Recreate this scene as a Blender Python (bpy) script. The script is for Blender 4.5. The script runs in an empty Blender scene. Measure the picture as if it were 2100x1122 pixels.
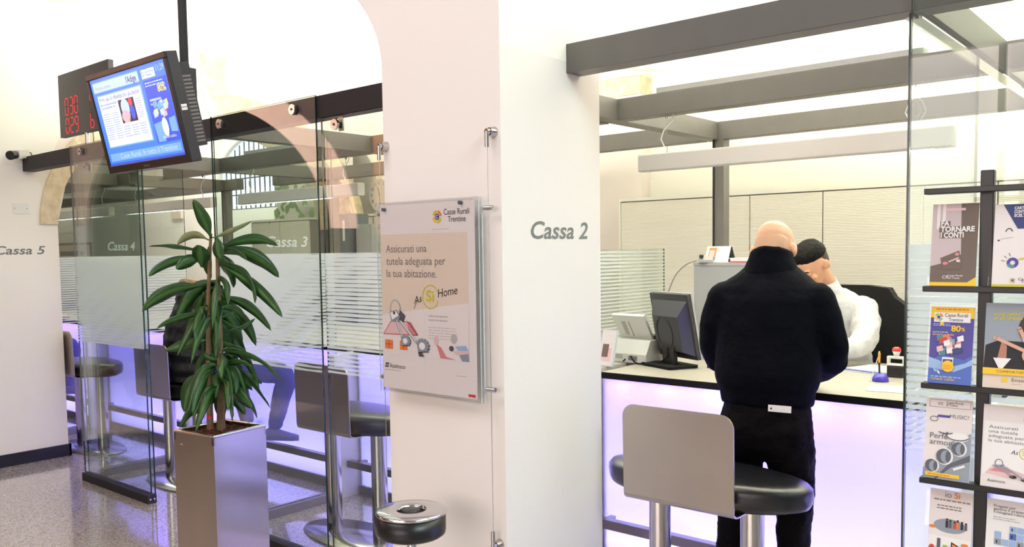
import bpy, bmesh, math, random
from mathutils import Vector, Matrix
PI = math.pi
random.seed(7)
sc = bpy.context.scene
COL = sc.collection

# ---------------------------------------------------------------- camera, world, lights, exposure
cam = bpy.data.cameras.new('camera'); cam_o = bpy.data.objects.new('camera', cam); COL.objects.link(cam_o)
yaw, pitch, roll = 0.704704, -0.0656306, -0.0141809
Fv = Vector((-math.sin(yaw)*math.cos(pitch), math.cos(yaw)*math.cos(pitch), math.sin(pitch)))
Rv = Vector((math.cos(yaw), math.sin(yaw), 0)); Uv = Rv.cross(Fv)
R2 = math.cos(roll)*Rv + math.sin(roll)*Uv; U2 = -math.sin(roll)*Rv + math.cos(roll)*Uv
cam_o.matrix_world = Matrix(((R2.x, U2.x, -Fv.x, 0), (R2.y, U2.y, -Fv.y, 0), (R2.z, U2.z, -Fv.z, 1.6), (0, 0, 0, 1)))
cam.sensor_width = 36; cam.lens = 1753.24/2100*36; cam.shift_y = 68.9268/2100
cam.clip_start = 0.05
sc.camera = cam_o

vs = sc.view_settings
vs.view_transform = 'Standard'; vs.look = 'None'; vs.gamma = 1; vs.use_curve_mapping = False
vs.exposure = 0.0
sc.cycles.transparent_max_bounces = 32
sc.cycles.max_bounces = 10
sc.cycles.diffuse_bounces = 4
sc.cycles.sample_clamp_indirect = 6.0

w = bpy.data.worlds.new('hall_ambient'); sc.world = w; w.use_nodes = True
w.node_tree.nodes['Background'].inputs[0].default_value = (1.0, 0.95, 0.94, 1)
w.node_tree.nodes['Background'].inputs[1].default_value = 0.30

def area_light(name, loc, target, sx, sy, power, color):
    l = bpy.data.lights.new(name, 'AREA'); l.shape = 'RECTANGLE'; l.size = sx; l.size_y = sy
    l.energy = power; l.color = color
    o = bpy.data.objects.new(name, l); COL.objects.link(o); o.location = loc
    d = Vector(target) - Vector(loc)
    o.rotation_euler = d.to_track_quat('-Z', 'Y').to_euler()
    return o
sp = bpy.data.lights.new('arch_fill_spot', 'SPOT'); sp.energy = 3000; sp.color = (1.0, 0.80, 0.74); sp.spot_size = 1.05; sp.spot_blend = 0.2; sp.shadow_soft_size = 0.08  # unseen spot added to brighten the stone arch that the glass reflects
so = bpy.data.objects.new('arch_fill_spot', sp); COL.objects.link(so); so.location = (-5.1, 0.0, 3.9)
so.rotation_euler = (Vector((-7.17, 0.12, 2.55))-Vector((-5.1, 0.0, 3.9))).to_track_quat('-Z', 'Y').to_euler()
# unseen fill lights added over the hall, the second aimed at the pillar
area_light('hall_fill_light', (-3.2, -0.6, 4.4), (-3.2, 0.6, 0), 3.0, 1.2, 82, (1.0, 0.92, 0.93))
area_light('hall_fill_light', (2.8, 1.0, 4.2), (-1.95, 2.5, 1.3), 2.4, 1.0, 168, (0.80, 1.0, 1.0))
# unseen fill lights added above the second steel beam to brighten the vault, plus the pendant lamps' own tubes, one each per booth: x centre
BOOTHS = {6: -9.0, 5: -7.17, 4: -5.30, 3: -3.45, 2: -1.62, 1: 0.15}
for b, bx in BOOTHS.items():
    area_light('vault_fill_light', (bx, 3.803, 2.404), (bx, 3.803, 4), 1.2, 0.06, 112 if b < 3 else 62, (1.0, 0.98, 0.89))
    area_light('pendant_downlight', (bx, 3.805, 1.990), (bx, 3.805, 0), 1.3, 0.05, 8, (0.96, 1.0, 0.96))
# tubes inside the translucent counters (b: x range)
CX = {1: (-0.70, 1.3), 2: (-2.46, -0.77), 3: (-4.40, -2.54), 4: (-6.26, -4.48), 5: (-8.02, -6.32), 6: (-10.4, -8.08)}
for b, (x0, x1) in CX.items():
    c = (x0+x1)/2; wd = x1-x0-0.1
    area_light('counter_tube', (c, 3.78, 0.12), (c, 3.60, 0.30), wd, 0.06, (56 if b < 4 else 44)*wd, (0.46, 0.44, 1.0) if b < 4 else (0.40, 0.34, 1.0))
    area_light('counter_led', (c, 3.69, 0.925), (c, 3.60, 0.86), wd, 0.03, 4*wd, (0.16, 0.06, 1.0))
for i in range(7):                         # small coloured spots under the worktop of the right-hand counter
    area_light('counter_spot', (-2.34+i*0.25, 3.66, 0.925), (-2.34+i*0.25, 3.60, 0.88), 0.05, 0.02, 0.22, (1.0, 0.35, 0.75) if i % 3 != 2 else (0.45, 0.5, 1.0))
area_light('rear_wall_fill', (-1.2, 4.91, 2.41), (-1.2, 5.2, 4), 2.0, 0.06, 120, (1.0, 0.97, 0.84))  # unseen fill lights added to brighten the rear wall and vault
area_light('rear_wall_fill', (-4.9, 4.91, 2.41), (-4.9, 5.2, 4), 2.0, 0.06, 60, (1.0, 0.97, 0.84))
# lamp of the rear room
area_light('rear_room_light', (-12.5, 7.0, 4.0), (-12.5, 7.0, 0), 4, 1.0, 150, (1.0, 0.95, 0.85))

# ---------------------------------------------------------------- materials
def lin(c): return tuple(((v/255)/12.92 if v/255 <= 0.04045 else (((v/255)+0.055)/1.055)**2.4) for v in c)
def mat(name, rgb, rough=0.5, metal=0.0, spec=0.5, emit=0, noise=None, bump=None, aniso=None, coat=0, sheen=0):
    m = bpy.data.materials.new(name); m.use_nodes = True
    nt = m.node_tree; b = nt.nodes['Principled BSDF']
    c = lin(rgb)+(1,)
    b.inputs['Base Color'].default_value = c
    b.inputs['Roughness'].default_value = rough; b.inputs['Metallic'].default_value = metal
    b.inputs['Specular IOR Level'].default_value = spec
    if coat: b.inputs['Coat Weight'].default_value = coat
    if sheen: b.inputs['Sheen Weight'].default_value = sheen
    if emit:
        b.inputs['Emission Color'].default_value = c; b.inputs['Emission Strength'].default_value = emit
    if noise or bump:
        tc = nt.nodes.new('ShaderNodeTexCoord')
        mp = nt.nodes.new('ShaderNodeMapping'); nt.links.new(tc.outputs['Object'], mp.inputs[0])
    if noise:                               # (scale, amount, second rgb[, stretch xyz])
        n = nt.nodes.new('ShaderNodeTexNoise'); n.inputs['Scale'].default_value = noise[0]; n.inputs['Detail'].default_value = 5
        if len(noise) > 3: mp.inputs['Scale'].default_value = noise[3]
        nt.links.new(mp.outputs[0], n.inputs['Vector'])
        r = nt.nodes.new('ShaderNodeValToRGB')
        r.color_ramp.elements[0].position = 0.5-noise[1]; r.color_ramp.elements[1].position = 0.5+noise[1]
        r.color_ramp.elements[0].color = c; r.color_ramp.elements[1].color = lin(noise[2])+(1,)
        nt.links.new(n.outputs['Fac'], r.inputs[0]); nt.links.new(r.outputs[0], b.inputs['Base Color'])
    if bump:                                # (scale, strength[, distance])
        n2 = nt.nodes.new('ShaderNodeTexNoise'); n2.inputs['Scale'].default_value = bump[0]; n2.inputs['Detail'].default_value = 4
        nt.links.new(tc.outputs['Object'], n2.inputs['Vector'])
        bp = nt.nodes.new('ShaderNodeBump'); bp.inputs['Strength'].default_value = bump[1]
        bp.inputs['Distance'].default_value = bump[2] if len(bump) > 2 else 0.01
        nt.links.new(n2.outputs['Fac'], bp.inputs['Height']); nt.links.new(bp.outputs[0], b.inputs['Normal'])
    if aniso is not None: b.inputs['Anisotropic'].default_value = aniso
    return m

M = {}
M['plaster'] = mat('white_plaster', (236, 228, 222), 0.75, spec=0.25, bump=(60, 0.04))
M['plaster_wall'] = mat('cream_plaster', (238, 230, 218), 0.75, spec=0.25, bump=(60, 0.04))
M['vault'] = mat('vault_plaster', (246, 244, 232), 0.85, spec=0.1)
M['rear'] = mat('pale_yellow_plaster', (250, 249, 239), 0.8, spec=0.15)
M['hallwall'] = mat('darkened_plaster', (62, 51, 46), 0.8, spec=0.15)  # unseen near hall wall, darkened in colour so the glass reflects less light
M['stone_rose'] = mat('brightened_rose_stone', (242, 212, 196), 0.9, spec=0.1, noise=(10, 0.25, (228, 192, 174)), bump=(30, 0.4))  # rose arch stone with its lit brightness put into the paler colour
M['stone'] = mat('sandstone', (186, 168, 138), 0.9, spec=0.15, noise=(14, 0.22, (222, 206, 176)), bump=(30, 0.5))
M['darkbase'] = mat('black_baseboard', (14, 14, 18), 0.4)
M['beam'] = mat('anthracite_steel', (88, 85, 82), 0.42, spec=0.4, noise=(9, 0.4, (96, 93, 89)))
M['beam_dark'] = mat('dark_painted_steel', (44, 42, 44), 0.6, spec=0.25)
M['steel'] = mat('brushed_steel', (186, 181, 178), 0.19, 1.0, aniso=0.6, noise=(3, 0.3, (198, 194, 190), (1, 1, 0.05)))
M['steel_warm'] = mat('brushed_steel_plate', (176, 166, 158), 0.36, 1.0, aniso=0.5, noise=(4, 0.35, (188, 180, 172)))
M['chrome'] = mat('polished_chrome', (214, 214, 218), 0.12, 1.0)
M['blackleather'] = mat('black_leather', (18, 18, 22), 0.28, spec=0.6, bump=(160, 0.08))
M['black'] = mat('black_plastic', (17, 17, 19), 0.35)
M['blackmatt'] = mat('matt_black', (12, 12, 14), 0.75, spec=0.2)
M['darkgrey'] = mat('dark_grey_plastic', (46, 45, 50), 0.4)
M['bluegrey'] = mat('blue_grey_plastic', (52, 54, 84), 0.4)
M['white'] = mat('white_enamel', (240, 238, 234), 0.35)
M['lampwhite'] = mat('lamp_housing', (206, 202, 196), 0.45)
M['offwhite'] = mat('off_white_plastic', (226, 224, 216), 0.4)
M['counter'] = mat('counter_laminate', (172, 167, 153), 0.35, spec=0.4)
M['wing'] = mat('white_side_panel', (226, 222, 232), 0.35)
M['plinth'] = mat('grey_plinth', (112, 108, 112), 0.4)
M['rail'] = mat('aluminium_rail', (122, 118, 122), 0.32, 0.7)
M['greycab'] = mat('silver_grey_laminate', (158, 158, 158), 0.45)
M['paper'] = mat('white_paper', (240, 236, 234), 0.6, spec=0.2)
M['acrylic_edge'] = mat('acrylic_edge', (196, 208, 212), 0.15)
M['red'] = mat('red_plastic', (214, 40, 40), 0.35)
M['blue'] = mat('blue_plastic', (58, 48, 156), 0.3)
M['orange'] = mat('orange_plastic', (236, 158, 52), 0.4)
M['wood'] = mat('brown_wood', (120, 78, 44), 0.6, noise=(5, 0.3, (150, 104, 62), (1, 1, 8)))
M['bark'] = mat('cane_bark', (132, 106, 76), 0.8, noise=(30, 0.3, (96, 76, 54)))
M['soil'] = mat('clay_granules', (106, 52, 34), 0.9, noise=(90, 0.3, (58, 28, 20)), bump=(120, 0.9, 0.02))
M['leaf'] = mat('green_leaf', (24, 56, 22), 0.36, spec=0.45, noise=(22, 0.35, (38, 78, 30)))
M['leafmid'] = mat('leaf_stripe', (34, 74, 28), 0.4, noise=(16, 0.3, (66, 112, 42)))
M['leafpale'] = mat('dry_leaf', (150, 146, 100), 0.6, noise=(18, 0.3, (96, 110, 62)))
M['skin'] = mat('skin', (222, 178, 148), 0.5, spec=0.3, noise=(8, 0.4, (212, 162, 134)))
M['skin2'] = mat('skin_tan', (208, 160, 130), 0.5, spec=0.3, noise=(8, 0.4, (194, 142, 112)))
M['stubble'] = mat('shaved_hair', (210, 168, 140), 0.55, spec=0.25, noise=(11, 0.5, (180, 142, 116)))
M['hair'] = mat('dark_hair', (9, 7, 7), 0.6, spec=0.10, bump=(140, 0.3, 0.01))
M['hairfade'] = mat('clipped_hair', (74, 58, 48), 0.6, noise=(160, 0.3, (48, 38, 32)))
M['navy'] = mat('navy_jacket_cloth', (8, 9, 16), 0.8, spec=0.04, bump=(9, 0.4, 0.03))
M['jeans'] = mat('black_jeans', (17, 15, 17), 0.85, spec=0.04, bump=(14, 0.55, 0.03))
M['bluejeans'] = mat('blue_jeans', (40, 40, 104), 0.8, spec=0.1, bump=(14, 0.4, 0.02))
M['puffer'] = mat('dark_quilted_cloth', (15, 15, 21), 0.55, spec=0.3)
M['fur'] = mat('tan_fur', (170, 140, 104), 0.95, bump=(90, 1.0, 0.03))
M['shirt'] = mat('white_shirt_cloth', (204, 203, 202), 0.75, spec=0.15, bump=(11, 0.45, 0.03))
M['shoe'] = mat('dark_shoe', (30, 27, 32), 0.5)
M['blueshoe'] = mat('blue_grey_shoe', (70, 66, 124), 0.5)
M['text_grey'] = mat('grey_vinyl', (104, 108, 106), 0.5)
M['text_white'] = mat('white_vinyl', (236, 240, 232), 0.5)
M['ink'] = mat('black_ink', (38, 34, 40), 0.6)
M['inkgrey'] = mat('grey_ink', (128, 120, 118), 0.6)
M['inklight'] = mat('light_grey_ink', (186, 180, 180), 0.6)
M['yellow'] = mat('yellow_print', (242, 196, 40), 0.5)
M['olive'] = mat('olive_yellow_print', (206, 194, 40), 0.5)
M['p_cream'] = mat('cream_print', (226, 208, 190), 0.5)
M['p_pale'] = mat('pale_print', (232, 222, 220), 0.5)
M['p_pink'] = mat('pink_print', (214, 130, 136), 0.5)
M['p_rose'] = mat('rose_print', (226, 190, 190), 0.5)
M['p_red'] = mat('red_print', (206, 62, 58), 0.5)
M['p_orange'] = mat('orange_print', (228, 128, 52), 0.5)
M['p_brown'] = mat('brown_print', (104, 88, 78), 0.4)
M['p_mauve'] = mat('mauve_grey_print', (196, 178, 180), 0.4)
M['p_navy'] = mat('navy_print', (38, 54, 112), 0.4)
M['p_violet'] = mat('violet_blue_print', (70, 60, 148), 0.4)
M['p_blue'] = mat('blue_print', (66, 100, 182), 0.4)
M['p_sky'] = mat('sky_print', (150, 180, 220), 0.4)
M['p_teal'] = mat('teal_print', (70, 130, 140), 0.4)
M['p_green'] = mat('green_print', (140, 184, 74), 0.4)
M['p_dgrey'] = mat('dark_grey_print', (78, 84, 94), 0.35)
M['p_mgrey'] = mat('mid_grey_print', (140, 150, 162), 0.35)
M['p_skin'] = mat('skin_tone_print', (214, 164, 140), 0.45)
M['p_skin2'] = mat('deep_skin_tone_print', (178, 122, 100), 0.45)
M['p_hair'] = mat('dark_brown_print', (46, 32, 28), 0.45)
M['led'] = mat('red_led', (240, 14, 30), 0.5, emit=0.9)
M['ledoff'] = mat('dark_red_led', (62, 30, 32), 0.5)
def scr(n, rgb, e=0.72): M[n] = mat('screen_'+n, rgb, 0.3, emit=e)
scr('s_blue', (62, 124, 236)); scr('s_mid', (110, 160, 242)); scr('s_pale', (172, 200, 250)); scr('s_white', (214, 226, 254))
scr('s_ink', (30, 34, 64)); scr('s_grey', (140, 150, 190)); scr('s_yel', (226, 216, 90)); scr('s_red', (204, 70, 90)); scr('s_dark', (44, 40, 62))
scr('s_deep', (48, 84, 214)); scr('s_skin', (200, 168, 176))
for k in ('bluejeans',): pass

def glass_mat(name, tint):
    m = bpy.data.materials.new(name); m.use_nodes = True; nt = m.node_tree; nt.nodes.clear()
    o = nt.nodes.new('ShaderNodeOutputMaterial'); mix = nt.nodes.new('ShaderNodeMixShader')
    tr = nt.nodes.new('ShaderNodeBsdfTransparent'); tr.inputs[0].default_value = tint+(1,)
    gl = nt.nodes.new('ShaderNodeBsdfGlossy'); gl.inputs['Roughness'].default_value = 0.0; gl.inputs[0].default_value = (1, 1, 1, 1)
    fr = nt.nodes.new('ShaderNodeFresnel'); ge = nt.nodes.new('ShaderNodeNewGeometry')
    mr = nt.nodes.new('ShaderNodeMapRange'); mr.inputs['To Min'].default_value = 1.52; mr.inputs['To Max'].default_value = 1/1.52
    nt.links.new(ge.outputs['Backfacing'], mr.inputs['Value']); nt.links.new(mr.outputs[0], fr.inputs['IOR'])
    nt.links.new(fr.outputs[0], mix.inputs[0]); nt.links.new(tr.outputs[0], mix.inputs[1]); nt.links.new(gl.outputs[0], mix.inputs[2])
    nt.links.new(mix.outputs[0], o.inputs[0])
    return m
M['glass'] = glass_mat('clear_glass', (0.90, 0.935, 0.915))
M['acrylic'] = glass_mat('clear_acrylic', (0.965, 0.97, 0.975))
M['glass_edge'] = mat('glass_edge', (20, 44, 42), 0.15)

def frost_mat(name, axis, u0, slope, base, wave):
    """white satin film cut into fine horizontal stripes; stripe width varies along the pane"""
    m = bpy.data.materials.new(name); m.use_nodes = True; nt = m.node_tree; nt.nodes.clear()
    N = nt.nodes.new; L = nt.links.new
    def math_(op, a, b=None, clamp=False):
        n = N('ShaderNodeMath'); n.operation = op; n.use_clamp = clamp
        for i, v in enumerate((a, b)):
            if v is None: continue
            if isinstance(v, (int, float)): n.inputs[i].default_value = v
            else: L(v, n.inputs[i])
        return n.outputs[0]
    ge = N('ShaderNodeNewGeometry'); sx = N('ShaderNodeSeparateXYZ'); L(ge.outputs['Position'], sx.inputs[0])
    u = sx.outputs[axis]; z = sx.outputs['Z']
    fr = math_('FRACT', math_('DIVIDE', z, 0.0205))
    du = math_('MULTIPLY', math_('SUBTRACT', u, u0), slope)
    dz = math_('MULTIPLY', math_('SUBTRACT', z, 1.30), 0.75)
    ph = math_('ADD', math_('MULTIPLY', u, 26.0), math_('MULTIPLY', z, -58.0))
    wv = math_('MULTIPLY', math_('SINE', ph), wave)
    duty = math_('ADD', math_('ADD', math_('ADD', du, base), dz), wv, False)
    duty = math_('MAXIMUM', math_('MINIMUM', duty, 1.05), 0.42)
    mask = math_('LESS_THAN', fr, duty)
    o = N('ShaderNodeOutputMaterial'); mix = N('ShaderNodeMixShader'); tr = N('ShaderNodeBsdfTransparent')
    tl = N('ShaderNodeBsdfTranslucent'); tl.inputs[0].default_value = (0.86, 0.90, 0.88, 1)
    df = N('ShaderNodeBsdfDiffuse'); df.inputs[0].default_value = (0.82, 0.86, 0.84, 1)
    tr2 = N('ShaderNodeBsdfTransparent'); tr2.inputs[0].default_value = (0.9, 0.94, 0.92, 1)
    m1 = N('ShaderNodeMixShader'); m1.inputs[0].default_value = 0.45; L(tl.outputs[0], m1.inputs[1]); L(df.outputs[0], m1.inputs[2])
    m2 = N('ShaderNodeMixShader'); m2.inputs[0].default_value = 0.22; L(m1.outputs[0], m2.inputs[1]); L(tr2.outputs[0], m2.inputs[2])
    L(mask, mix.inputs[0]); L(tr.outputs[0], mix.inputs[1]); L(m2.outputs[0], mix.inputs[2]); L(mix.outputs[0], o.inputs[0])
    return m

def panel_mat():
    m = bpy.data.materials.new('opal_light_panel'); m.use_nodes = True; nt = m.node_tree; nt.nodes.clear()
    N = nt.nodes.new; o = N('ShaderNodeOutputMaterial'); a = N('ShaderNodeBsdfTranslucent'); b = N('ShaderNodeBsdfDiffuse'); g = N('ShaderNodeBsdfGlossy')
    a.inputs[0].default_value = (0.95, 0.93, 0.99, 1); b.inputs[0].default_value = (0.85, 0.83, 0.9, 1); g.inputs['Roughness'].default_value = 0.15
    m1 = N('ShaderNodeMixShader'); m1.inputs[0].default_value = 0.12
    m2 = N('ShaderNodeMixShader'); m2.inputs[0].default_value = 0.03
    nt.links.new(a.outputs[0], m1.inputs[1]); nt.links.new(b.outputs[0], m1.inputs[2])
    nt.links.new(m1.outputs[0], m2.inputs[1]); nt.links.new(g.outputs[0], m2.inputs[2]); nt.links.new(m2.outputs[0], o.inputs[0])
    return m
M['panel'] = panel_mat()

def terrazzo():
    m = mat('terrazzo', (186, 176, 172), 0.09, spec=0.6); nt = m.node_tree; b = nt.nodes['Principled BSDF']
    tc = nt.nodes.new('ShaderNodeTexCoord')
    v = nt.nodes.new('ShaderNodeTexVoronoi'); v.inputs['Scale'].default_value = 130
    nt.links.new(tc.outputs['Object'], v.inputs['Vector'])
    r = nt.nodes.new('ShaderNodeValToRGB'); r.color_ramp.interpolation = 'LINEAR'
    cols = [(0.0, (128, 118, 112)), (0.3, (162, 151, 144)), (0.6, (176, 165, 157)), (1.0, (198, 187, 178))]
    e = r.color_ramp.elements
    e[0].position, e[0].color = 0, lin(cols[0][1])+(1,); e[1].position, e[1].color = 1, lin(cols[3][1])+(1,)
    for p, c in cols[1:3]:
        x = e.new(p); x.color = lin(c)+(1,)
    s = nt.nodes.new('ShaderNodeSeparateColor'); nt.links.new(v.outputs['Color'], s.inputs[0])
    nt.links.new(s.outputs[0], r.inputs[0]); nt.links.new(r.outputs[0], b.inputs['Base Color'])
    return m
M['terrazzo'] = terrazzo()
M['terrazzo'].node_tree.nodes['Principled BSDF'].inputs['Coat Weight'].default_value = 0.7
M['terrazzo'].node_tree.nodes['Principled BSDF'].inputs['Coat Roughness'].default_value = 0.06
M['terrazzo'].node_tree.nodes['Principled BSDF'].inputs['Coat IOR'].default_value = 1.7

def ribbed():
    """cupboard fronts with fine horizontal ribs"""
    m = mat('ribbed_laminate', (222, 212, 186), 0.5, spec=0.25); nt = m.node_tree; b = nt.nodes['Principled BSDF']
    ge = nt.nodes.new('ShaderNodeNewGeometry'); mp = nt.nodes.new('ShaderNodeMapping'); mp.inputs['Scale'].default_value = (0.03, 0.03, 1.9)
    nt.links.new(ge.outputs['Position'], mp.inputs[0])
    wv = nt.nodes.new('ShaderNodeTexWave'); wv.wave_type = 'BANDS'; wv.bands_direction = 'Z'; wv.inputs['Scale'].default_value = 16
    wv.inputs['Distortion'].default_value = 0.6; wv.inputs['Detail'].default_value = 2; wv.inputs['Detail Scale'].default_value = 3
    nt.links.new(mp.outputs[0], wv.inputs['Vector'])
    r = nt.nodes.new('ShaderNodeValToRGB'); r.color_ramp.elements[0].color = lin((226, 219, 202))+(1,); r.color_ramp.elements[1].color = lin((250, 247, 237))+(1,)
    r.color_ramp.elements[0].position = 0.1; r.color_ramp.elements[1].position = 0.45
    nt.links.new(wv.outputs['Fac'], r.inputs[0]); nt.links.new(r.outputs[0], b.inputs['Base Color'])
    bp = nt.nodes.new('ShaderNodeBump'); bp.inputs['Strength'].default_value = 0.2; bp.inputs['Distance'].default_value = 0.01
    nt.links.new(wv.outputs['Fac'], bp.inputs['Height']); nt.links.new(bp.outputs[0], b.inputs['Normal'])
    return m
M['ribbed'] = ribbed()
def quilted():
    m = M['puffer']; nt = m.node_tree; b = nt.nodes['Principled BSDF']
    tc = nt.nodes.new('ShaderNodeTexCoord'); wv = nt.nodes.new('ShaderNodeTexWave'); wv.bands_direction = 'Z'; wv.inputs['Scale'].default_value = 3.2
    wv.inputs['Distortion'].default_value = 1.5
    nt.links.new(tc.outputs['Object'], wv.inputs['Vector'])
    bp = nt.nodes.new('ShaderNodeBump'); bp.inputs['Strength'].default_value = 0.8; bp.inputs['Distance'].default_value = 0.03
    nt.links.new(wv.outputs['Fac'], bp.inputs['Height']); nt.links.new(bp.outputs[0], b.inputs['Normal'])
quilted()

# ---------------------------------------------------------------- mesh helpers
OFF = {}                                   # object -> world offset its mesh is stored relative to
class MB:
    def __init__(s, Mx=None): s.v = []; s.f = []; s.m = []; s.sm = []; s.mats = []; s.M = Mx or Matrix()
    def add(s, vs, fs, m, smooth=False):
        if m not in s.mats: s.mats.append(m)
        k = s.mats.index(m); n = len(s.v)
        s.v += [s.M @ Vector(p) for p in vs]
        for f in fs: s.f.append([i+n for i in f]); s.m.append(k); s.sm.append(smooth)
        return s
    def box(s, x0, x1, y0, y1, z0, z1, m):
        v = [(x, y, z) for z in (z0, z1) for y in (y0, y1) for x in (x0, x1)]
        return s.add(v, [(0, 2, 3, 1), (4, 5, 7, 6), (0, 1, 5, 4), (2, 6, 7, 3), (0, 4, 6, 2), (1, 3, 7, 5)], m)
    def rbox(s, x0, x1, y0, y1, z0, z1, m, r=0.01, axis='z', n=5):
        """box with rounded edges parallel to one axis"""
        a = {'z': (x0, x1, y0, y1), 'y': (x0, x1, z0, z1), 'x': (y0, y1, z0, z1)}[axis]
        pts = []
        for cx, cy, st in ((a[1]-r, a[3]-r, 0), (a[0]+r, a[3]-r, 1), (a[0]+r, a[2]+r, 2), (a[1]-r, a[2]+r, 3)):
            for i in range(n+1):
                t = (st+i/n)*PI/2; pts.append((cx+r*math.cos(t), cy+r*math.sin(t)))
        lo, hi = {'z': (z0, z1), 'y': (y0, y1), 'x': (x0, x1)}[axis]
        mk = {'z': lambda p, h: (p[0], p[1], h), 'y': lambda p, h: (p[0], h, p[1]), 'x': lambda p, h: (h, p[0], p[1])}[axis]
        return s.prism(pts, lo, hi, mk, m)
    def prism(s, pts, lo, hi, mk, m, m_side=None, smooth=False):
        n = len(pts); v = [mk(p, lo) for p in pts]+[mk(p, hi) for p in pts]
        s.add(v, [list(range(n))[::-1], [n+i for i in range(n)]], m)
        s.add(v, [(i, (i+1) % n, n+(i+1) % n, n+i) for i in range(n)], m_side or m, smooth)
        return s
    def tube(s, pts, r, m, n=12, caps=True, flat=None):
        pts = [Vector(p) for p in pts]; k = len(pts)
        rs = r if isinstance(r, (list, tuple)) else [r]*k
        v = []; prev = None
        for i, p in enumerate(pts):
            t = ((pts[min(i+1, k-1)]-pts[max(i-1, 0)])).normalized()
            if prev is None:
                a = Vector((0, 0, 1)) if abs(t.z) < 0.9 else Vector((1, 0, 0)); x = t.cross(a).normalized()
            else: x = (prev - t*prev.dot(t)).normalized()
            prev = x; y = t.cross(x)
            for j in range(n):
                c = 2*PI*j/n; v.append(p + (x*math.cos(c)+y*math.sin(c))*rs[i])
        f = [(i*n+j, i*n+(j+1) % n, (i+1)*n+(j+1) % n, (i+1)*n+j) for i in range(k-1) for j in range(n)]
        s.add(v, f, m, True)
        if caps: s.add(v, [list(range(n))[::-1], [(k-1)*n+j for j in range(n)]], m)
        return s
    def lathe(s, prof, c, m, n=32, sx=1, sy=1):
        k = len(prof); v = []
        for r, z in prof:
            for j in range(n):
                a = 2*PI*j/n; v.append((c[0]+r*math.cos(a)*sx, c[1]+r*math.sin(a)*sy, c[2]+z))
        f = [(i*n+j, i*n+(j+1) % n, (i+1)*n+(j+1) % n, (i+1)*n+j) for i in range(k-1) for j in range(n)]
        s.add(v, f, m, True)
        s.add(v, [list(range(n))[::-1], [(k-1)*n+j for j in range(n)]], m)
        return s
    def loft(s, secs, m, n=20, caps=True):
        """secs: (center, xaxis*rx, yaxis*ry)"""
        v = []
        for c, ax, ay in secs:
            c, ax, ay = Vector(c), Vector(ax), Vector(ay)
            for j in range(n):
                a = 2*PI*j/n; v.append(c+ax*math.cos(a)+ay*math.sin(a))
        k = len(secs)
        s.add(v, [(i*n+j, i*n+(j+1) % n, (i+1)*n+(j+1) % n, (i+1)*n+j) for i in range(k-1) for j in range(n)], m, True)
        if caps: s.add(v, [list(range(n))[::-1], [(k-1)*n+j for j in range(n)]], m, True)
        return s
    def ball(s, c, r, m, rot=None, n=12):
        r = (r, r, r) if isinstance(r, (int, float)) else r
        v = []; f = []; R_ = rot or Matrix.Identity(3); c = Vector(c)
        for i in range(n+1):
            th = PI*i/n
            for j in range(2*n):
                ph = PI*j/n
                v.append(c + R_ @ Vector((r[0]*math.sin(th)*math.cos(ph), r[1]*math.sin(th)*math.sin(ph), r[2]*math.cos(th))))
        f = [(i*2*n+j, (i+1)*2*n+j, (i+1)*2*n+(j+1) % (2*n), i*2*n+(j+1) % (2*n)) for i in range(n) for j in range(2*n)]
        return s.add(v, f, m, True)
    # --- flat print in the local (u, v) plane, w = layer height
    def rect(s, u0, v0, u1, v1, m, k=1): h = 0.0004*k; return s.add([(u0, v0, h), (u1, v0, h), (u1, v1, h), (u0, v1, h)], [(0, 1, 2, 3)], m)
    def poly(s, pts, m, k=1): h = 0.0004*k; return s.add([(u, v, h) for u, v in pts], [tuple(range(len(pts)))], m)
    def disc(s, u, v, ru, rv, m, k=1, n=28, a0=0, a1=2*PI): return s.poly([(u+ru*math.cos(a0+(a1-a0)*i/n), v+rv*math.sin(a0+(a1-a0)*i/n)) for i in range(n)], m, k)
    def ring(s, u, v, ru, rv, t, m, k=1, a0=0, a1=2*PI, n=36):
        h = 0.0004*k; vs = []
        for i in range(n+1):
            a = a0+(a1-a0)*i/n
            vs += [(u+ru*math.cos(a), v+rv*math.sin(a), h), (u+(ru-t)*math.cos(a), v+(rv-t)*math.sin(a), h)]
        return s.add(vs, [(2*i+1, 2*i, 2*i+2, 2*i+3) for i in range(n)], m)
    def line(s, pts, t, m, k=1):
        for (a, b), (c, d) in zip(pts[:-1], pts[1:]):
            L = math.hypot(c-a, d-b) or 1; nx, ny = -(d-b)/L*t/2, (c-a)/L*t/2
            s.poly([(a-nx, b-ny), (c-nx, d-ny), (c+nx, d+ny), (a+nx, b+ny)], m, k)
        return s
    def text(s, txt, u, v, h, m, k=2, width=None, shear=0, bold=0, align='LEFT', rot=0, depth=0):
        vs, fs = text_mesh(txt, shear, bold)
        if not vs: return s
        x0 = min(p[0] for p in vs); x1 = max(p[0] for p in vs); sc_ = h/0.69
        sx = (width/(x1-x0)) if width else sc_
        W = (x1-x0)*sx; dx = {'LEFT': 0, 'CENTER': -W/2, 'RIGHT': -W}[align]
        out = []
        for p in vs:
            a, b = dx+(p[0]-x0)*sx, p[1]*sc_
            out.append((u+a*math.cos(rot)-b*math.sin(rot), v+a*math.sin(rot)+b*math.cos(rot), 0.0004*k))
        return s.add(out, fs, m)
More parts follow.
